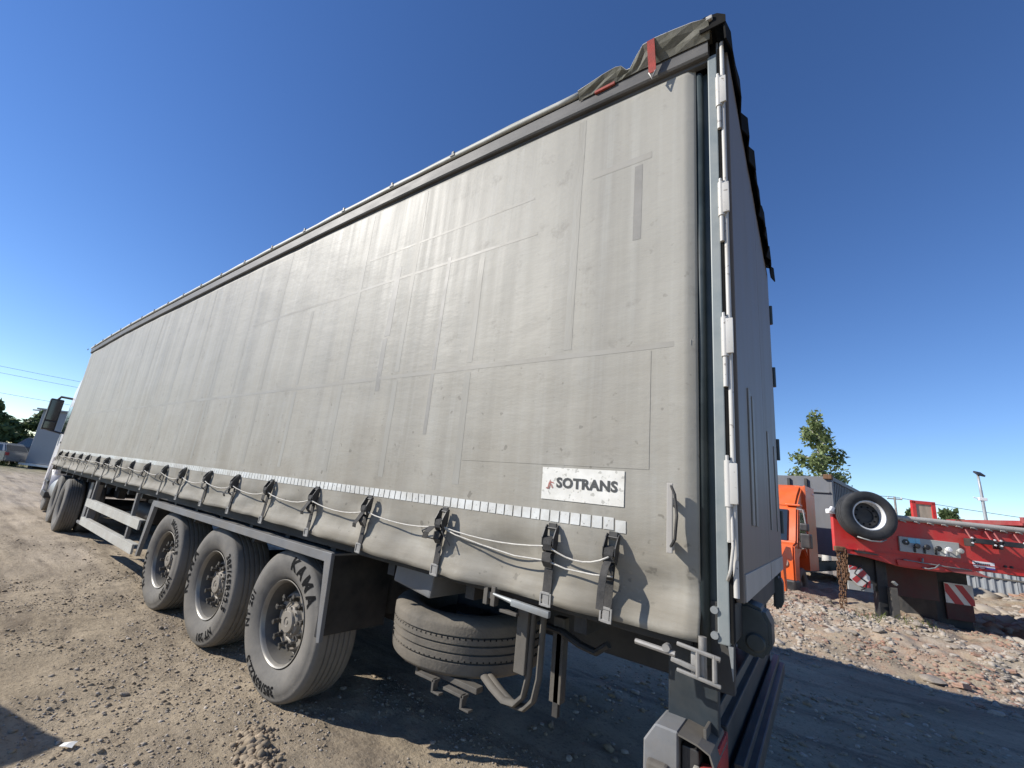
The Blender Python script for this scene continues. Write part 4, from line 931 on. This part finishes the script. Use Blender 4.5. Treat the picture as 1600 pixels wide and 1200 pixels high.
# under the gooseneck
bm=bmesh.new(); bx(bm,.72,.88,.25,.42,.30,1.45,.01); bx(bm,.66,.94,.19,.48,.27,.32,.01); obj('landing_leg',bm,'steel_dark',RT)
bm=bmesh.new(); bx(bm,.84,.95,.12,.22,.36,.92,.006); bx(bm,.82,.97,.1,.25,.34,.37,.006); obj('landing_leg',bm,'steel_dust',RT)
bm=bmesh.new(); bx(bm,.86,.93,.05,.12,.98,1.02,.004,rot=(0,.8,0)); obj('leg_crank',bm,'galv',RT)
bm=bmesh.new(); bx(bm,1.1,1.9,.75,.82,.75,1.35,.006); obj('rear_panel',bm,'red_shaded',RT)
bm=bmesh.new(); bx(bm,.2,.78,.30,.33,.80,1.40); obj('under_plate',bm,'steel_dark',RT)
bm=bmesh.new(); bx(bm,1.98,2.50,1.0,2.2,.30,1.38,.01); obj('coupling_block',bm,'steel_dark',RT)
bm=bmesh.new(); bx(bm,.20,.27,.2,.28,.9,1.42,.006); obj('hanger',bm,'rust',RT)
bm=bmesh.new(); bx(bm,.24,.62,.19,.22,.78,.93,.004); obj('pale_plate',bm,'panel_grey',RT)
def hazard(u0,z0,poly,y,stripes,lab):
    bm=bmesh.new(); prism(bm,[(u0+a,z0+b) for a,b in poly],y,y+.012,'XZ'); p=obj('hazard_board',bm,'haz_white',RT,label=lab)
    for st in stripes:
        bm=bmesh.new(); vs=[bm.verts.new((u0+a,y-.003,z0+b)) for a,b in st]; bm.faces.new(vs); obj('hazard_stripe',bm,'haz_red',p)
hazard(.25,.85,[(0,.14),(0,.36),(.2,.33),(.31,.20),(.31,0),(.12,.02)],.14,
    [[(0,.28),(.09,.36),(.2,.33),(.17,.31),(.0,.16)][:4],[(.03,.12),(.22,.31),(.27,.25),(.10,.06)],[(.18,.015),(.31,.14),(.31,0)],[(0,.36),(.0,.30),(.06,.36)]],'cut-off red and white striped board lit by the sun')
hazard(2.10,.74,[(0,0),(0,.36),(.42,.36),(.42,0)],.93,
    [[(.0,.20),(.0,.34),(.05,.34),(.26,.0),(.12,.0)],[(.15,.34),(.27,.34),(.42,.10),(.42,0),(.36,0)]],'red and white striped board in the shade under the beam')
bm=bmesh.new(); bx(bm,2.1,2.5,.94,.97,.45,.74,.004); obj('lower_board',bm,'red_shaded',RT)
bm=bmesh.new(); tube(bm,[(.45,.12,1.24),(.36,.11,1.16),(.32,.11,1.08),(.42,.11,1.0),(.50,.11,.95),(.47,.11,.85),(.40,.12,.80)],.012,6); obj('hanging_hose',bm,'cable',RT,True)
# far deck kit
bm=bmesh.new(); bx(bm,2.33,2.40,1.96,2.03,2.14,2.68,.005); bx(bm,2.67,2.74,1.96,2.03,2.14,2.68,.005); bx(bm,2.33,2.74,1.96,2.03,2.62,2.69,.005); fr=obj('board_frame',bm,'red',RT)
bm=bmesh.new(); bx(bm,2.40,2.67,1.98,2.01,2.14,2.62); obj('plywood_board',bm,'wood',fr)
bm=bmesh.new(); bx(bm,1.72,1.86,1.96,2.02,2.14,2.66,.006); obj('deck_stake',bm,'red_dull',RT)
bm=bmesh.new(); lathe(bm,[(.055,-.01),(.065,0),(.055,.01),(.045,0)],18,'Y',(2.25,.6,2.22),close=True); obj('lashing_ring',bm,'rust',RT,True)
for u in (5.6,6.9):
    for y in (.2,2.0):
        q=link(bpy.data.objects.new('wheel',wm['tyre'])); q.parent=RT; q.location=(u,y+.1,.85); q.scale=(.85,.8,.85)
        r=link(bpy.data.objects.new('rim',wm['rim'])); r.parent=q
# spare wheel on its side: leaning on the front
def sw_tyre():
    half=[(.262,-.09),(.275,-.115),(.31,-.135),(.36,-.142),(.40,-.135),(.428,-.118)]
    tr=[(.434,-.108)]+tread_prof((-.05,0,.05),.437,.1,.01,.006)+[(.434,.108)]
    return lathe(bmesh.new(),half+tr+[(r,-h) for r,h in half[::-1]],64,'Y',close=True)
M['tyre_black']=mat('black_tyre',(0.030,0.031,0.033),0.75,0,0.2,6,bump=0.1,bscale=60,dust=(0.075,0.073,0.07),dust_amt=0.45,spec=0.3)
SW=obj('spare_wheel',sw_tyre(),'tyre_black',RT,True,'black spare wheel with pale rim hung on the red beam',50)
SW.location=(.459,-.13,2.135); SW.rotation_euler=(R_(-4),0,.10)
bm=bmesh.new(); lathe(bm,[(.262,-.088),(.268,-.10),(.255,-.104),(.238,-.088),(.232,-.02),(.236,.03),(.222,.06),(.226,.09)],56,'Y'); d=obj('rim',bm,'hut_trim',SW,True,'pale grey rim',40)
bm=bmesh.new(); lathe(bm,[(.232,.028),(.20,.018),(.175,.004),(.125,.0),(.12,.02),(.06,.025),(.0005,.03)],48,'Y'); obj('wheel_disc',bm,'steel_dark',SW,True,ang=40)
for k in range(10):
    a=k*2*math.pi/10; bm=bmesh.new(); cyl(bm,.018,.004,.012,10,'Y',(.16*math.cos(a),-.005,.16*math.sin(a))); obj('bolt_hole',bm,'black_flap',SW)
bm=bmesh.new(); tube(bm,[(-.22,-.06,-.40),(-.05,-.13,-.455),(.10,-.13,-.45),(.24,-.05,-.395)],.013,6); obj('wheel_cradle',bm,'galv',SW,True)
# rusty chain hanging from the corner of the red beam: every link its own
CH=thing('chain','rusty chain hanging in two strands from the corner of the red beam','chain',(.60,8.96,1.50),AZ)
lm=bpy.data.meshes.new('chain_link'); bm=bmesh.new()
pts=[(.026*math.cos(a),0,.026*math.sin(a)+(.016 if math.sin(a)>0 else -.016)) for a in np.linspace(0,2*math.pi,13)]; tube(bm,pts,.0085,6,cap=False); bm.to_mesh(lm); bm.free(); lm.materials.append(M['rust'])
for st,(n,dx) in enumerate(((21,-.02),(17,.035),(9,.085))):
    for k in range(n):
        q=link(bpy.data.objects.new('chain_link',lm)); q.parent=CH; q.location=(dx+.01*math.sin(k*.7+st),-.015*st,-.05-k*.056); q.rotation_euler=(.15*math.sin(k),0,(k%2)*1.57+.4*st+.2*math.sin(k*1.3))
bm=bmesh.new(); bx(bm,-.07,.06,-.05,.04,-.06,.03,.02); obj('chain_hook',bm,'rust',CH)

# second red trailer farther back
RB=thing('flatbed_trailer','faded red flatbed trailer standing behind the lowbed, far right','trailer',(4.75,14.85,0),AZ)
bm=bmesh.new(); bx(bm,-.6,6,0,2.4,2.50,2.62,.01); obj('deck',bm,'red_dull',RB)
bm=bmesh.new(); bx(bm,-.6,.0,-.05,.05,2.55,2.70,.01); bx(bm,.35,2.4,-.05,.05,2.60,2.68,.01); obj('deck_clutter',bm,'red_dull',RB)
bm=bmesh.new(); bx(bm,-.5,5.9,.6,.8,1.3,2.5); bx(bm,-.5,5.9,1.6,1.8,1.3,2.5); obj('chassis_beam',bm,'steel_dark',RB)
for u in (3.4,4.7):
    for y in (.25,2.1):
        q=link(bpy.data.objects.new('wheel',wm['tyre'])); q.parent=RB; q.location=(u,y,.75)
        r=link(bpy.data.objects.new('rim',wm['rim'])); r.parent=q
bm=bmesh.new(); bx(bm,2.1,2.25,.5,.7,.1,1.3); obj('landing_leg',bm,'steel_dark',RB)
bm=bmesh.new(); bx(bm,2.1,2.25,1.7,1.9,.1,1.3); obj('landing_leg',bm,'steel_dark',RB)

# ------------------------------------------------------------------ orange lorry with grey box body
OA=math.atan2(-.98,-.2)      # heading
OT=thing('box_lorry','orange cab lorry with a ribbed grey box body','lorry',(-.15,11.6,.35),OA-math.pi)   # local -x is forward, +y is its visible side
# local: x backwards along the body, y towards the viewer's right
bm=bmesh.new()
body=[(0,-.05),(-.02,.75),(.02,1.05),(.30,1.12),(.52,1.95),(.60,2.02),(2.0,2.02),(2.0,.45),(1.35,.45),(1.25,.75),(1.0,.95),(.7,.95),(.45,.75),(.38,.1),(.1,-.05)]
prism(bm,body,-2.0,.0,'XZ'); cb=obj('cab',bev_all(bm,.035,2),'orange',OT,True,ang=35)
bm=bmesh.new(); prism(bm,[(.62,2.0),(.95,2.35),(1.3,2.62),(2.0,2.68),(2.0,1.9)],-1.95,-.05,'XZ'); obj('roof_fairing',bev_all(bm,.05,2),'orange',OT,True,ang=35)
bm=bmesh.new(); bx(bm,1.25,2.15,-.01,.03,.45,2.62,.01); bx(bm,1.25,1.3,-.2,.02,.45,2.6,.01); obj('side_fairing',bm,'orange',OT)
bm=bmesh.new(); prism(bm,[(.10,1.13),(.305,1.14),(.525,1.92),(.50,1.92),(.29,1.15)][1:],-1.8,-.2,'XZ'); q=obj('windscreen',bm,'glass',cb); q.location.x=-.03
bm=bmesh.new(); prism(bm,[(.46,1.15),(.64,1.88),(1.18,1.88),(1.18,1.12)],.001,.008,'XZ'); obj('side_window',bm,'glass',cb)
bm=bmesh.new(); prism(bm,[(.40,.98),(.42,1.12),(.60,1.92),(1.22,1.92),(1.22,.98),(1.18,.98),(1.18,1.88),(.64,1.88),(.46,1.12),(.44,.98)],.001,.014,'XZ'); obj('window_frame',bm,'orange',cb)
bm=bmesh.new(); bx(bm,.15,.38,.10,.30,1.02,1.36,.03); obj('mirror',bm,'plastic',OT)
bm=bmesh.new(); bx(bm,.17,.35,.10,.26,1.42,1.60,.03); obj('mirror',bm,'plastic',OT)
bm=bmesh.new(); tube(bm,[(.45,.0,1.95),(.30,.16,1.92),(.27,.2,1.6),(.27,.2,1.0),(.45,.0,1.0)],.016,8); obj('mirror_arm',bm,'galv',OT)
bm=bmesh.new(); bx(bm,.5,.72,-.25,.06,2.02,2.07,.015); obj('marker_visor',bm,'orange',OT)
bm=bmesh.new(); ico(bm,.028,(1.98,.03,2.45),1); ico(bm,.028,(1.3,.02,2.5),1); obj('corner_lamp',bm,'label_white',OT)
bm=bmesh.new(); lathe(bm,[(.10,.0),(.11,-.02),(.09,-.05),(.0005,-.06)],20,'X',(0,-.22,.62)); obj('headlight',bm,'lamp_clear',OT)
bm=bmesh.new(); bx(bm,-.12,.3,-2.0,.02,-.12,.25,.04); obj('front_bumper',bm,'plastic',OT)
bm=bmesh.new(); prism(bm,[(.35,.75),(.5,1.0),(.85,1.02),(1.25,.8),(1.15,.5),(1.0,-.1),(.9,-.1),(.95,.5),(.8,.75),(.5,.7)],.005,.05,'XZ'); obj('wheel_arch',bm,'orange',OT)
bm=bmesh.new(); bx(bm,.4,9.5,-1.5,-1.35,.3,.6); bx(bm,.4,9.5,-.6,-.45,.3,.6); obj('chassis',bm,'steel_dark',OT)
bm=bmesh.new(); bx(bm,3.2,3.26,-2.1,.22,.85,3.10,.006); obj('box_front',bm,'container',OT)
bm=bmesh.new(); bx(bm,3.26,9.6,-2.08,.19,.85,3.08); bxo=obj('box_body',bm,'container',OT)
for k in range(26):
    u=3.5+k*.24; bm=bmesh.new(); bx(bm,u,u+.09,.19,.235,.95,3.0,.006); obj('box_rib',bm,'container',bxo)
bm=bmesh.new(); bx(bm,3.2,9.6,.19,.26,3.0,3.12,.006); bx(bm,3.2,9.6,.19,.26,.85,.98,.006); bx(bm,3.2,3.32,.19,.26,.85,3.12,.006); obj('box_frame',bm,'container',OT)
for y in (-.35,-.78,-1.2,-1.6):
    bm=bmesh.new(); bx(bm,3.12,3.2,y-.035,y+.035,2.5,3.02,.006); obj('front_rib',bm,'steel_dark',OT)
bm=bmesh.new(); bx(bm,3.14,3.2,-2.05,.2,2.62,2.66,.004); obj('front_rail',bm,'container',OT)
bm=bmesh.new(); bx(bm,3.1,3.3,.08,.28,3.02,3.16,.02); obj('corner_casting',bm,'rust',OT)
for x in (.85,6.2,7.4):
    for y,sd in ((-.15,1),(-1.85,-1)):
        q=link(bpy.data.objects.new('wheel',wm['tyre'])); q.parent=OT; q.location=(x,y,.10); q.scale=(.8,.65,.8); q.rotation_euler=(0,0,math.pi if sd>0 else 0)
        r=link(bpy.data.objects.new('rim',wm['rim'])); r.parent=q
        r=link(bpy.data.objects.new('hub',wm['hub'])); r.parent=q

for o in list(OT.children):
    if o.name.startswith('wheel'):
        o.location.y*=-1; o.rotation_euler.z=math.pi-o.rotation_euler.z; continue
    for q in [o]+list(o.children):
        q.data.transform(Matrix.Scale(-1,4,(0,1,0))); q.data.flip_normals(); q.location.y*=-1

# ------------------------------------------------------------------ fence, lamp, poles, wires
FN=thing('corrugated_fence','grey corrugated metal fence behind the rubble heap','fence',(3.0,24.0,0),-.10)
zf=ghz(5,24)-.15
for k in range(13):
    bm=bmesh.new(); x0=k*1.0; rows=[]
    for j in range(21):
        t=j/20; rows.append([(x0+t*.99,.03*(1 if (j//2)%2 else -1),zf),(x0+t*.99,.03*(1 if (j//2)%2 else -1),zf+1.55)])
    strip(bm,rows); q=obj('fence_sheet',bm,'fence',FN); md=q.modifiers.new('thickness','SOLIDIFY'); md.thickness=.006
    bm=bmesh.new(); bx(bm,x0-.03,x0+.03,.06,.12,zf-.3,zf+1.5,.004); obj('fence_post',bm,'steel_grey',FN)
for z in (.45,1.2):
    bm=bmesh.new(); bx(bm,0,13,-.06,-.035,zf+z,zf+z+.05); obj('fence_rail',bm,'steel_dust',FN)
LP=thing('street_lamp','tall slim grey lamp post with one flat head behind the red trailer','street lamp',(9.2,42.0,ghz(9.2,42)-.3),.3)
bm=bmesh.new(); tube(bm,[(0,0,0),(0,0,4),(-.03,0,7.2),(-.06,0,8.3)],[.11,.10,.075,.06],10); obj('pole',bm,'lamp_grey',LP,True)
bm=bmesh.new(); bx(bm,-.25,.12,-.45,.15,8.25,8.37,.03,rot=(.5,.2,0)); obj('lamp_head',bm,'plastic',LP)
bm=bmesh.new(); bx(bm,-.22,.18,-.1,.1,6.55,6.75,.02); tube(bm,[(-.05,0,6.6),(-.45,0,6.75)],.03,6); obj('camera_box',bm,'label_white',LP)
def upole(loc,h,lab,rz=0,arm=1.4):
    P=thing('utility_pole',lab,'utility pole',loc,rz); bm=bmesh.new(); tube(bm,[(0,0,0),(0,0,h)],[.16,.10],10); obj('pole',bm,'pole',P,True)
    bm=bmesh.new(); bx(bm,-arm/2,arm/2,-.06,.06,h-.35,h-.22,.01); obj('crossarm',bm,'pole',P)
    for x in (-arm*.45,0,arm*.45):
        bm=bmesh.new(); cyl(bm,.05,h-.22,h-.02,8,'Z',(x,0,0)); obj('insulator',bm,'label_white',P)
upole((8.4,74,-1.2),9.2,'wooden utility pole with crossarm behind the red trailer',.2)
upole((60,88,-1.5),11.0,'wooden utility pole beyond the right edge of the yard',.2)
upole((-6,68,-1),10.1,'wooden utility pole hidden behind the grey trailer',.2)
def wire(name,a,b,sag,lab,r=.03):
    a=Vector(a); b=Vector(b); pts=[a.lerp(b,t)-Vector((0,0,sag*4*t*(1-t))) for t in np.linspace(0,1,17)]
    bm=bmesh.new(); tube(bm,pts,r,5); tag(obj(name,bm,'cable',None,True),lab,'wire')
wire('overhead_wire',(8.4,74,7.95),(60,88,9.4),2.2,'overhead wire running right from the wooden pole')
wire('overhead_wire',(-6,68,9.0),(8.4,74,7.95),.4,'overhead wire running left from the wooden pole')
for k,(za,lab) in enumerate(((13.2,'upper overhead wire in the sky at far left'),(12.3,'middle overhead wire in the sky at far left'),(9.6,'lowest overhead wire in the sky at far left'))):
    wire('overhead_wire',(-98,-25,za),(-70,46,za-1.0),1.2,lab,.02)
for i,(x,y) in enumerate(((-98,-25),(-70,46))): upole((x,y,0),13.5,('wooden utility pole left of the parked cars','wooden utility pole behind the tractor cab')[i],1.2)

# ------------------------------------------------------------------ left background: hut, parked vehicles
fx=Vector((.78,.625,0)); HA=math.atan2(fx.y,fx.x)
HT=thing('site_hut','tall blue grey site cabin with a white base beam','hut',(-43.25,2.85,0),HA)
bm=bmesh.new(); bx(bm,0,5.5,0,2.6,.35,4.15,.03); obj('wall',bm,'hut',HT)
bm=bmesh.new(); bx(bm,-.35,5.7,-.18,2.8,4.15,4.27,.02); obj('roof',bm,'hut',HT)
bm=bmesh.new(); bx(bm,-.3,5.8,-.14,2.7,.18,.32,.01); obj('base_beam',bm,'hut_trim',HT)
for u in (.2,2.5,5):
    bm=bmesh.new(); bx(bm,u,u+.3,.1,2.5,-.1,.18); obj('foundation_block',bm,'steel_dust',HT)
bm=bmesh.new(); bx(bm,-.55,-.05,-.25,-.12,4.02,4.12,.01); obj('floodlight',bm,'hut_trim',HT)
def car(name,lab,loc,rz,paint,h=1.5,L=4.6,Wd=1.8,van=False):
    T=thing(name,lab,'van' if van else 'car',loc,rz)
    k=h/1.5
    low=[(-L/2,.35),(-L/2-.02,.65),(-L/2+.12,.92*k),(L/2-.05,.98*k),(L/2,.75),(L/2,.35),(L*.40,.30),(L*.38,.55),(L*.31,.66),(L*.24,.55),(L*.22,.28),(-L*.22,.28),(-L*.24,.55),(-L*.31,.66),(-L*.38,.55),(-L*.40,.3)]
    bm=bmesh.new(); prism(bm,low,-Wd/2,Wd/2,'XZ'); b=obj('body',bev_all(bm,.05,2),paint,T,True,ang=40)
    bm=bmesh.new(); x0,x1,x2,x3=(-L*.28,-L*.13,L*.40,L*.475)
    a=[bm.verts.new(p) for p in ((x0,-Wd*.47,.93*k),(x3,-Wd*.47,.96*k),(x2,-Wd*.38,h),(x1,-Wd*.38,h))]; c=[bm.verts.new((v.co.x,-v.co.y,v.co.z)) for v in a]
    bm.faces.new(a); bm.faces.new(c[::-1])
    for i in range(4): bm.faces.new((a[i],c[i],c[(i+1)%4],a[(i+1)%4]))
    bmesh.ops.recalc_face_normals(bm,faces=bm.faces); gh=obj('cabin',bev_all(bm,.05,2),paint,T,True,ang=40)
    for s in (-1,1):
        for u0,u1 in ((.10,.36),(.40,.66),(.70,.93)):
            bm=bmesh.new(); vs=[]
            for u,t in ((u0,.12),(u1,.12),(u1,.86),(u0,.86)):
                xa=x0+(x3-x0)*u; xb=x1+(x2-x1)*u; x=xa+(xb-xa)*t; y=Wd*(.47+(.38-.47)*t)+.006; z=.95*k+(h-.95*k)*t; vs.append(bm.verts.new((x,s*y,z)))
            bm.faces.new(vs); q=obj('side_window',bm,'glass',gh); md=q.modifiers.new('thickness','SOLIDIFY'); md.thickness=.01; md.offset=0
        bm=bmesh.new(); bx(bm,L/2-.10,L/2+.012,s*Wd*.42-.11,s*Wd*.42+.11,.72*k,.93*k,.02); obj('tail_light',bm,'lamp_red',b)
        bm=bmesh.new(); bx(bm,-L/2-.01,-L/2+.12,s*Wd*.38-.15,s*Wd*.38+.15,.66*k,.80*k,.02); obj('headlight',bm,'lamp_clear',b)
        bm=bmesh.new(); bx(bm,x1+.1,x2-.1,s*Wd*.34-.02,s*Wd*.34+.02,h+.01,h+.05,.008); obj('roof_rail',bm,'galv',T)
        bm=bmesh.new(); bx(bm,x0+.25,x0+.42,s*(Wd*.5+.1)-.09,s*(Wd*.5+.1)+.09,.95*k,1.08*k,.03); obj('mirror',bm,paint,T)
        for x in (-L*.31,L*.31):
            q=link(bpy.data.objects.new('wheel',wm['tyre'])); q.parent=T; q.location=(x,s*(Wd/2-.12),.31); q.scale=(.6,.55,.6); q.rotation_euler=(0,0,0 if s<0 else math.pi)
            r=link(bpy.data.objects.new('rim',wm['rim'])); r.parent=q
    for xa,xb,nm in ((x3,x2,'rear_window'),(x0,x1,'windscreen')):
        bm=bmesh.new(); d=.008 if nm=='rear_window' else -.008
        vs=[bm.verts.new((xa+(xb-xa)*t+d,y,.95*k+(h-.95*k)*t+.004)) for t,y in ((.15,-Wd*.40),(.15,Wd*.40),(.85,Wd*.35),(.85,-Wd*.35))]; bm.faces.new(vs); q=obj(nm,bm,'glass',gh); md=q.modifiers.new('thickness','SOLIDIFY'); md.thickness=.01; md.offset=0
    bm=bmesh.new(); bx(bm,L/2-.04,L/2+.06,-Wd*.47,Wd*.47,.36,.58,.04); bx(bm,-L/2-.06,-L/2+.04,-Wd*.47,Wd*.47,.3,.55,.04); obj('bumper',bm,paint,T)
    return T
car('estate_car','silver estate car parked at the left edge beside the hut',(-45.2,1.0,0),HA,'silver')
car('minivan','dark navy minivan with roof rails behind the silver estate car',(-49.3,4.1,0),HA,'navy',2.1,5.0,1.95,True)
car('shadow_car','unseen dark navy car added out of the frame at left to cast a shadow',(-6.33,-3.64,0),.32,'navy',1.5)  # unseen car, added to throw the shadow in the lower left corner

# ------------------------------------------------------------------ trees and weeds
def crown(cl,n,size,seed,name,material,parent,droop=0.0):
    """leaf quads scattered through clumps [(x,y,z,r)]"""
    rs=np.random.RandomState(seed); w=np.array([c[3]**2 for c in cl]); idx=rs.choice(len(cl),n,p=w/w.sum()); C=np.array(cl)
    d=rs.normal(0,1,(n,3)); d/=np.linalg.norm(d,axis=1)[:,None]; rad=rs.rand(n)**.45
    P=C[idx,:3]+d*(C[idx,3]*rad)[:,None]*np.array([1,1,.8]); P[:,2]-=droop*rs.rand(n)**2
    a=rs.normal(0,1,(n,3)); a/=np.linalg.norm(a,axis=1)[:,None]; b=np.cross(a,rs.normal(0,1,(n,3))); b/=np.linalg.norm(b,axis=1)[:,None]
    s=size*(.6+.8*rs.rand(n))[:,None]
    V=np.stack([P-a*s,P+b*s*.5,P+a*s,P-b*s*.5],1).reshape(-1,3); F=np.arange(n*4).reshape(-1,4)
    return obj(name,(V.tolist(),F.tolist()),material,parent)
def tree(name,lab,loc,h,wd,seed,n,leaf,material='leaf_dark',bark='bark',conical=False,group=None,base=.25):
    T=thing(name,lab,'tree',loc,0,group); rs=random.Random(seed)
    bm=bmesh.new(); pts=[(rs.uniform(-.02,.02)*h*k/6,rs.uniform(-.02,.02)*h*k/6,h*.97*k/6) for k in range(7)]; tube(bm,pts,[.022*h*(1-.15*k)+.002*h for k in range(7)],8)
    cl=[]
    m=26 if conical else 16
    for k in range(m):
        t=base+(1-base)*(k+.5)/m; a=k*2.4+rs.uniform(-.5,.5)
        prof=(1.03-t)**.9*1.25 if conical else math.sin(min(1,max(.05,(t-base+.12)/(1.02-base)))*math.pi)**.6
        r=wd*prof*rs.uniform(.45,1.0); z=h*t+rs.uniform(-.03,.03)*h
        e=Vector((r*math.cos(a),r*math.sin(a),z+.05*h*(-1 if conical else .5))); s=Vector((0,0,max(.1*h,z-.12*h)))
        tube(bm,[s,s.lerp(e,.5)+Vector((0,0,.03*h)),e],[.007*h,.005*h,.002*h],5)
        for q in (.55,.85,1.0):
            p=s.lerp(e,q); cl.append((p.x,p.y,p.z+.01*h,wd*rs.uniform(.16,.30)*(1 if not conical else .35+.75*prof)))
    cl.append((pts[-1][0],pts[-1][1],h*.97,wd*.14))
    obj('trunk',bm,bark,T,True)
    crown(cl,n,leaf,seed,'crown',material,T,.06*h if conical else 0)
    return T
tree('birch_tree','slender young birch with a pale trunk behind the grey box lorry',(.75,33.5,-.6),10.6,3.2,5,6500,.14,'leaf_birch','birch_bark',True,base=.3)
for i,(x,y,h,wd,lab) in enumerate([(14.2,82,9.6,3.2,'small green tree just right of the plywood board on the lowbed'),(11.0,84,9.5,2.6,'small green tree beside the utility pole'),(4.5,80,8.5,3,'small green tree behind the spare wheel'),
      (24.5,82,11.2,4.6,'round green tree at the right edge, left of its row'),(29,84,11.0,4.8,'round green tree in the middle of the row at the right edge'),(33.5,82,11.4,4.6,'broad green tree in the row beyond the faded red flatbed'),(38,84,11,4.8,'green tree at the right end of the row'),(43,86,11,5,'green tree outside the right edge of the yard')]):
    tree('broadleaf_tree',lab,(x,y,-1.2),h*.86,wd,20+i,3000,.36,group='trees beyond the yard on the right',base=.1)
for i,(x,y,h,wd,lab) in enumerate([(-66,1.5,8.6,3.6,'dark green tree left of the site hut, nearest its wall'),(-66.5,-3,8.0,3.6,'dark green tree above the silver car'),(-68,-8,8.6,4,'dark green tree at the left edge of the photo'),(-70,6,8.0,3.6,'dark green tree hidden behind the site hut'),(-73,-1,9.2,4,'tallest dark tree behind the parked minivan'),(-72,12,8,4,'dark green tree behind the tractor cab')]):
    tree('broadleaf_tree',lab,(x,y,-.3),h*.64,wd*.9,40+i,4200,.30,group='trees beyond the parked cars',base=.08)
def tufts(name,pts,n,hgt,seed):
    rs=np.random.RandomState(seed); V=[];F=[]
    for (x,y,r) in pts:
        for k in range(n):
            px,py=x+rs.normal(0,r),y+rs.normal(0,r); z=ghz(px,py)-.01; a=rs.rand()*6.28; hh=hgt*(.5+rs.rand()); w_=.012*hgt/.2
            c,s=math.cos(a)*w_,math.sin(a)*w_; lx,ly=rs.normal(0,.35,2)*hh; i=len(V)
            V+=[(px-c,py-s,z),(px+c,py+s,z),(px+lx*.5+c*.6,py+ly*.5+s*.6,z+hh*.6),(px+lx,py+ly,z+hh)]; F+=[(i,i+1,i+2),(i,i+2,i+3)]
    o=obj(name,(V,F),'grass'); o['kind']='stuff'
tufts('grass',[(-44.6+.78*t-.3,.6+.62*t,.45) for t in np.arange(-3,2.2,.35)],120,.30,3)
tufts('weeds',[(1.0,8.95,.10),(1.42,9.0,.08),(.85,9.2,.12),(1.7,9.15,.08)],26,.11,4)
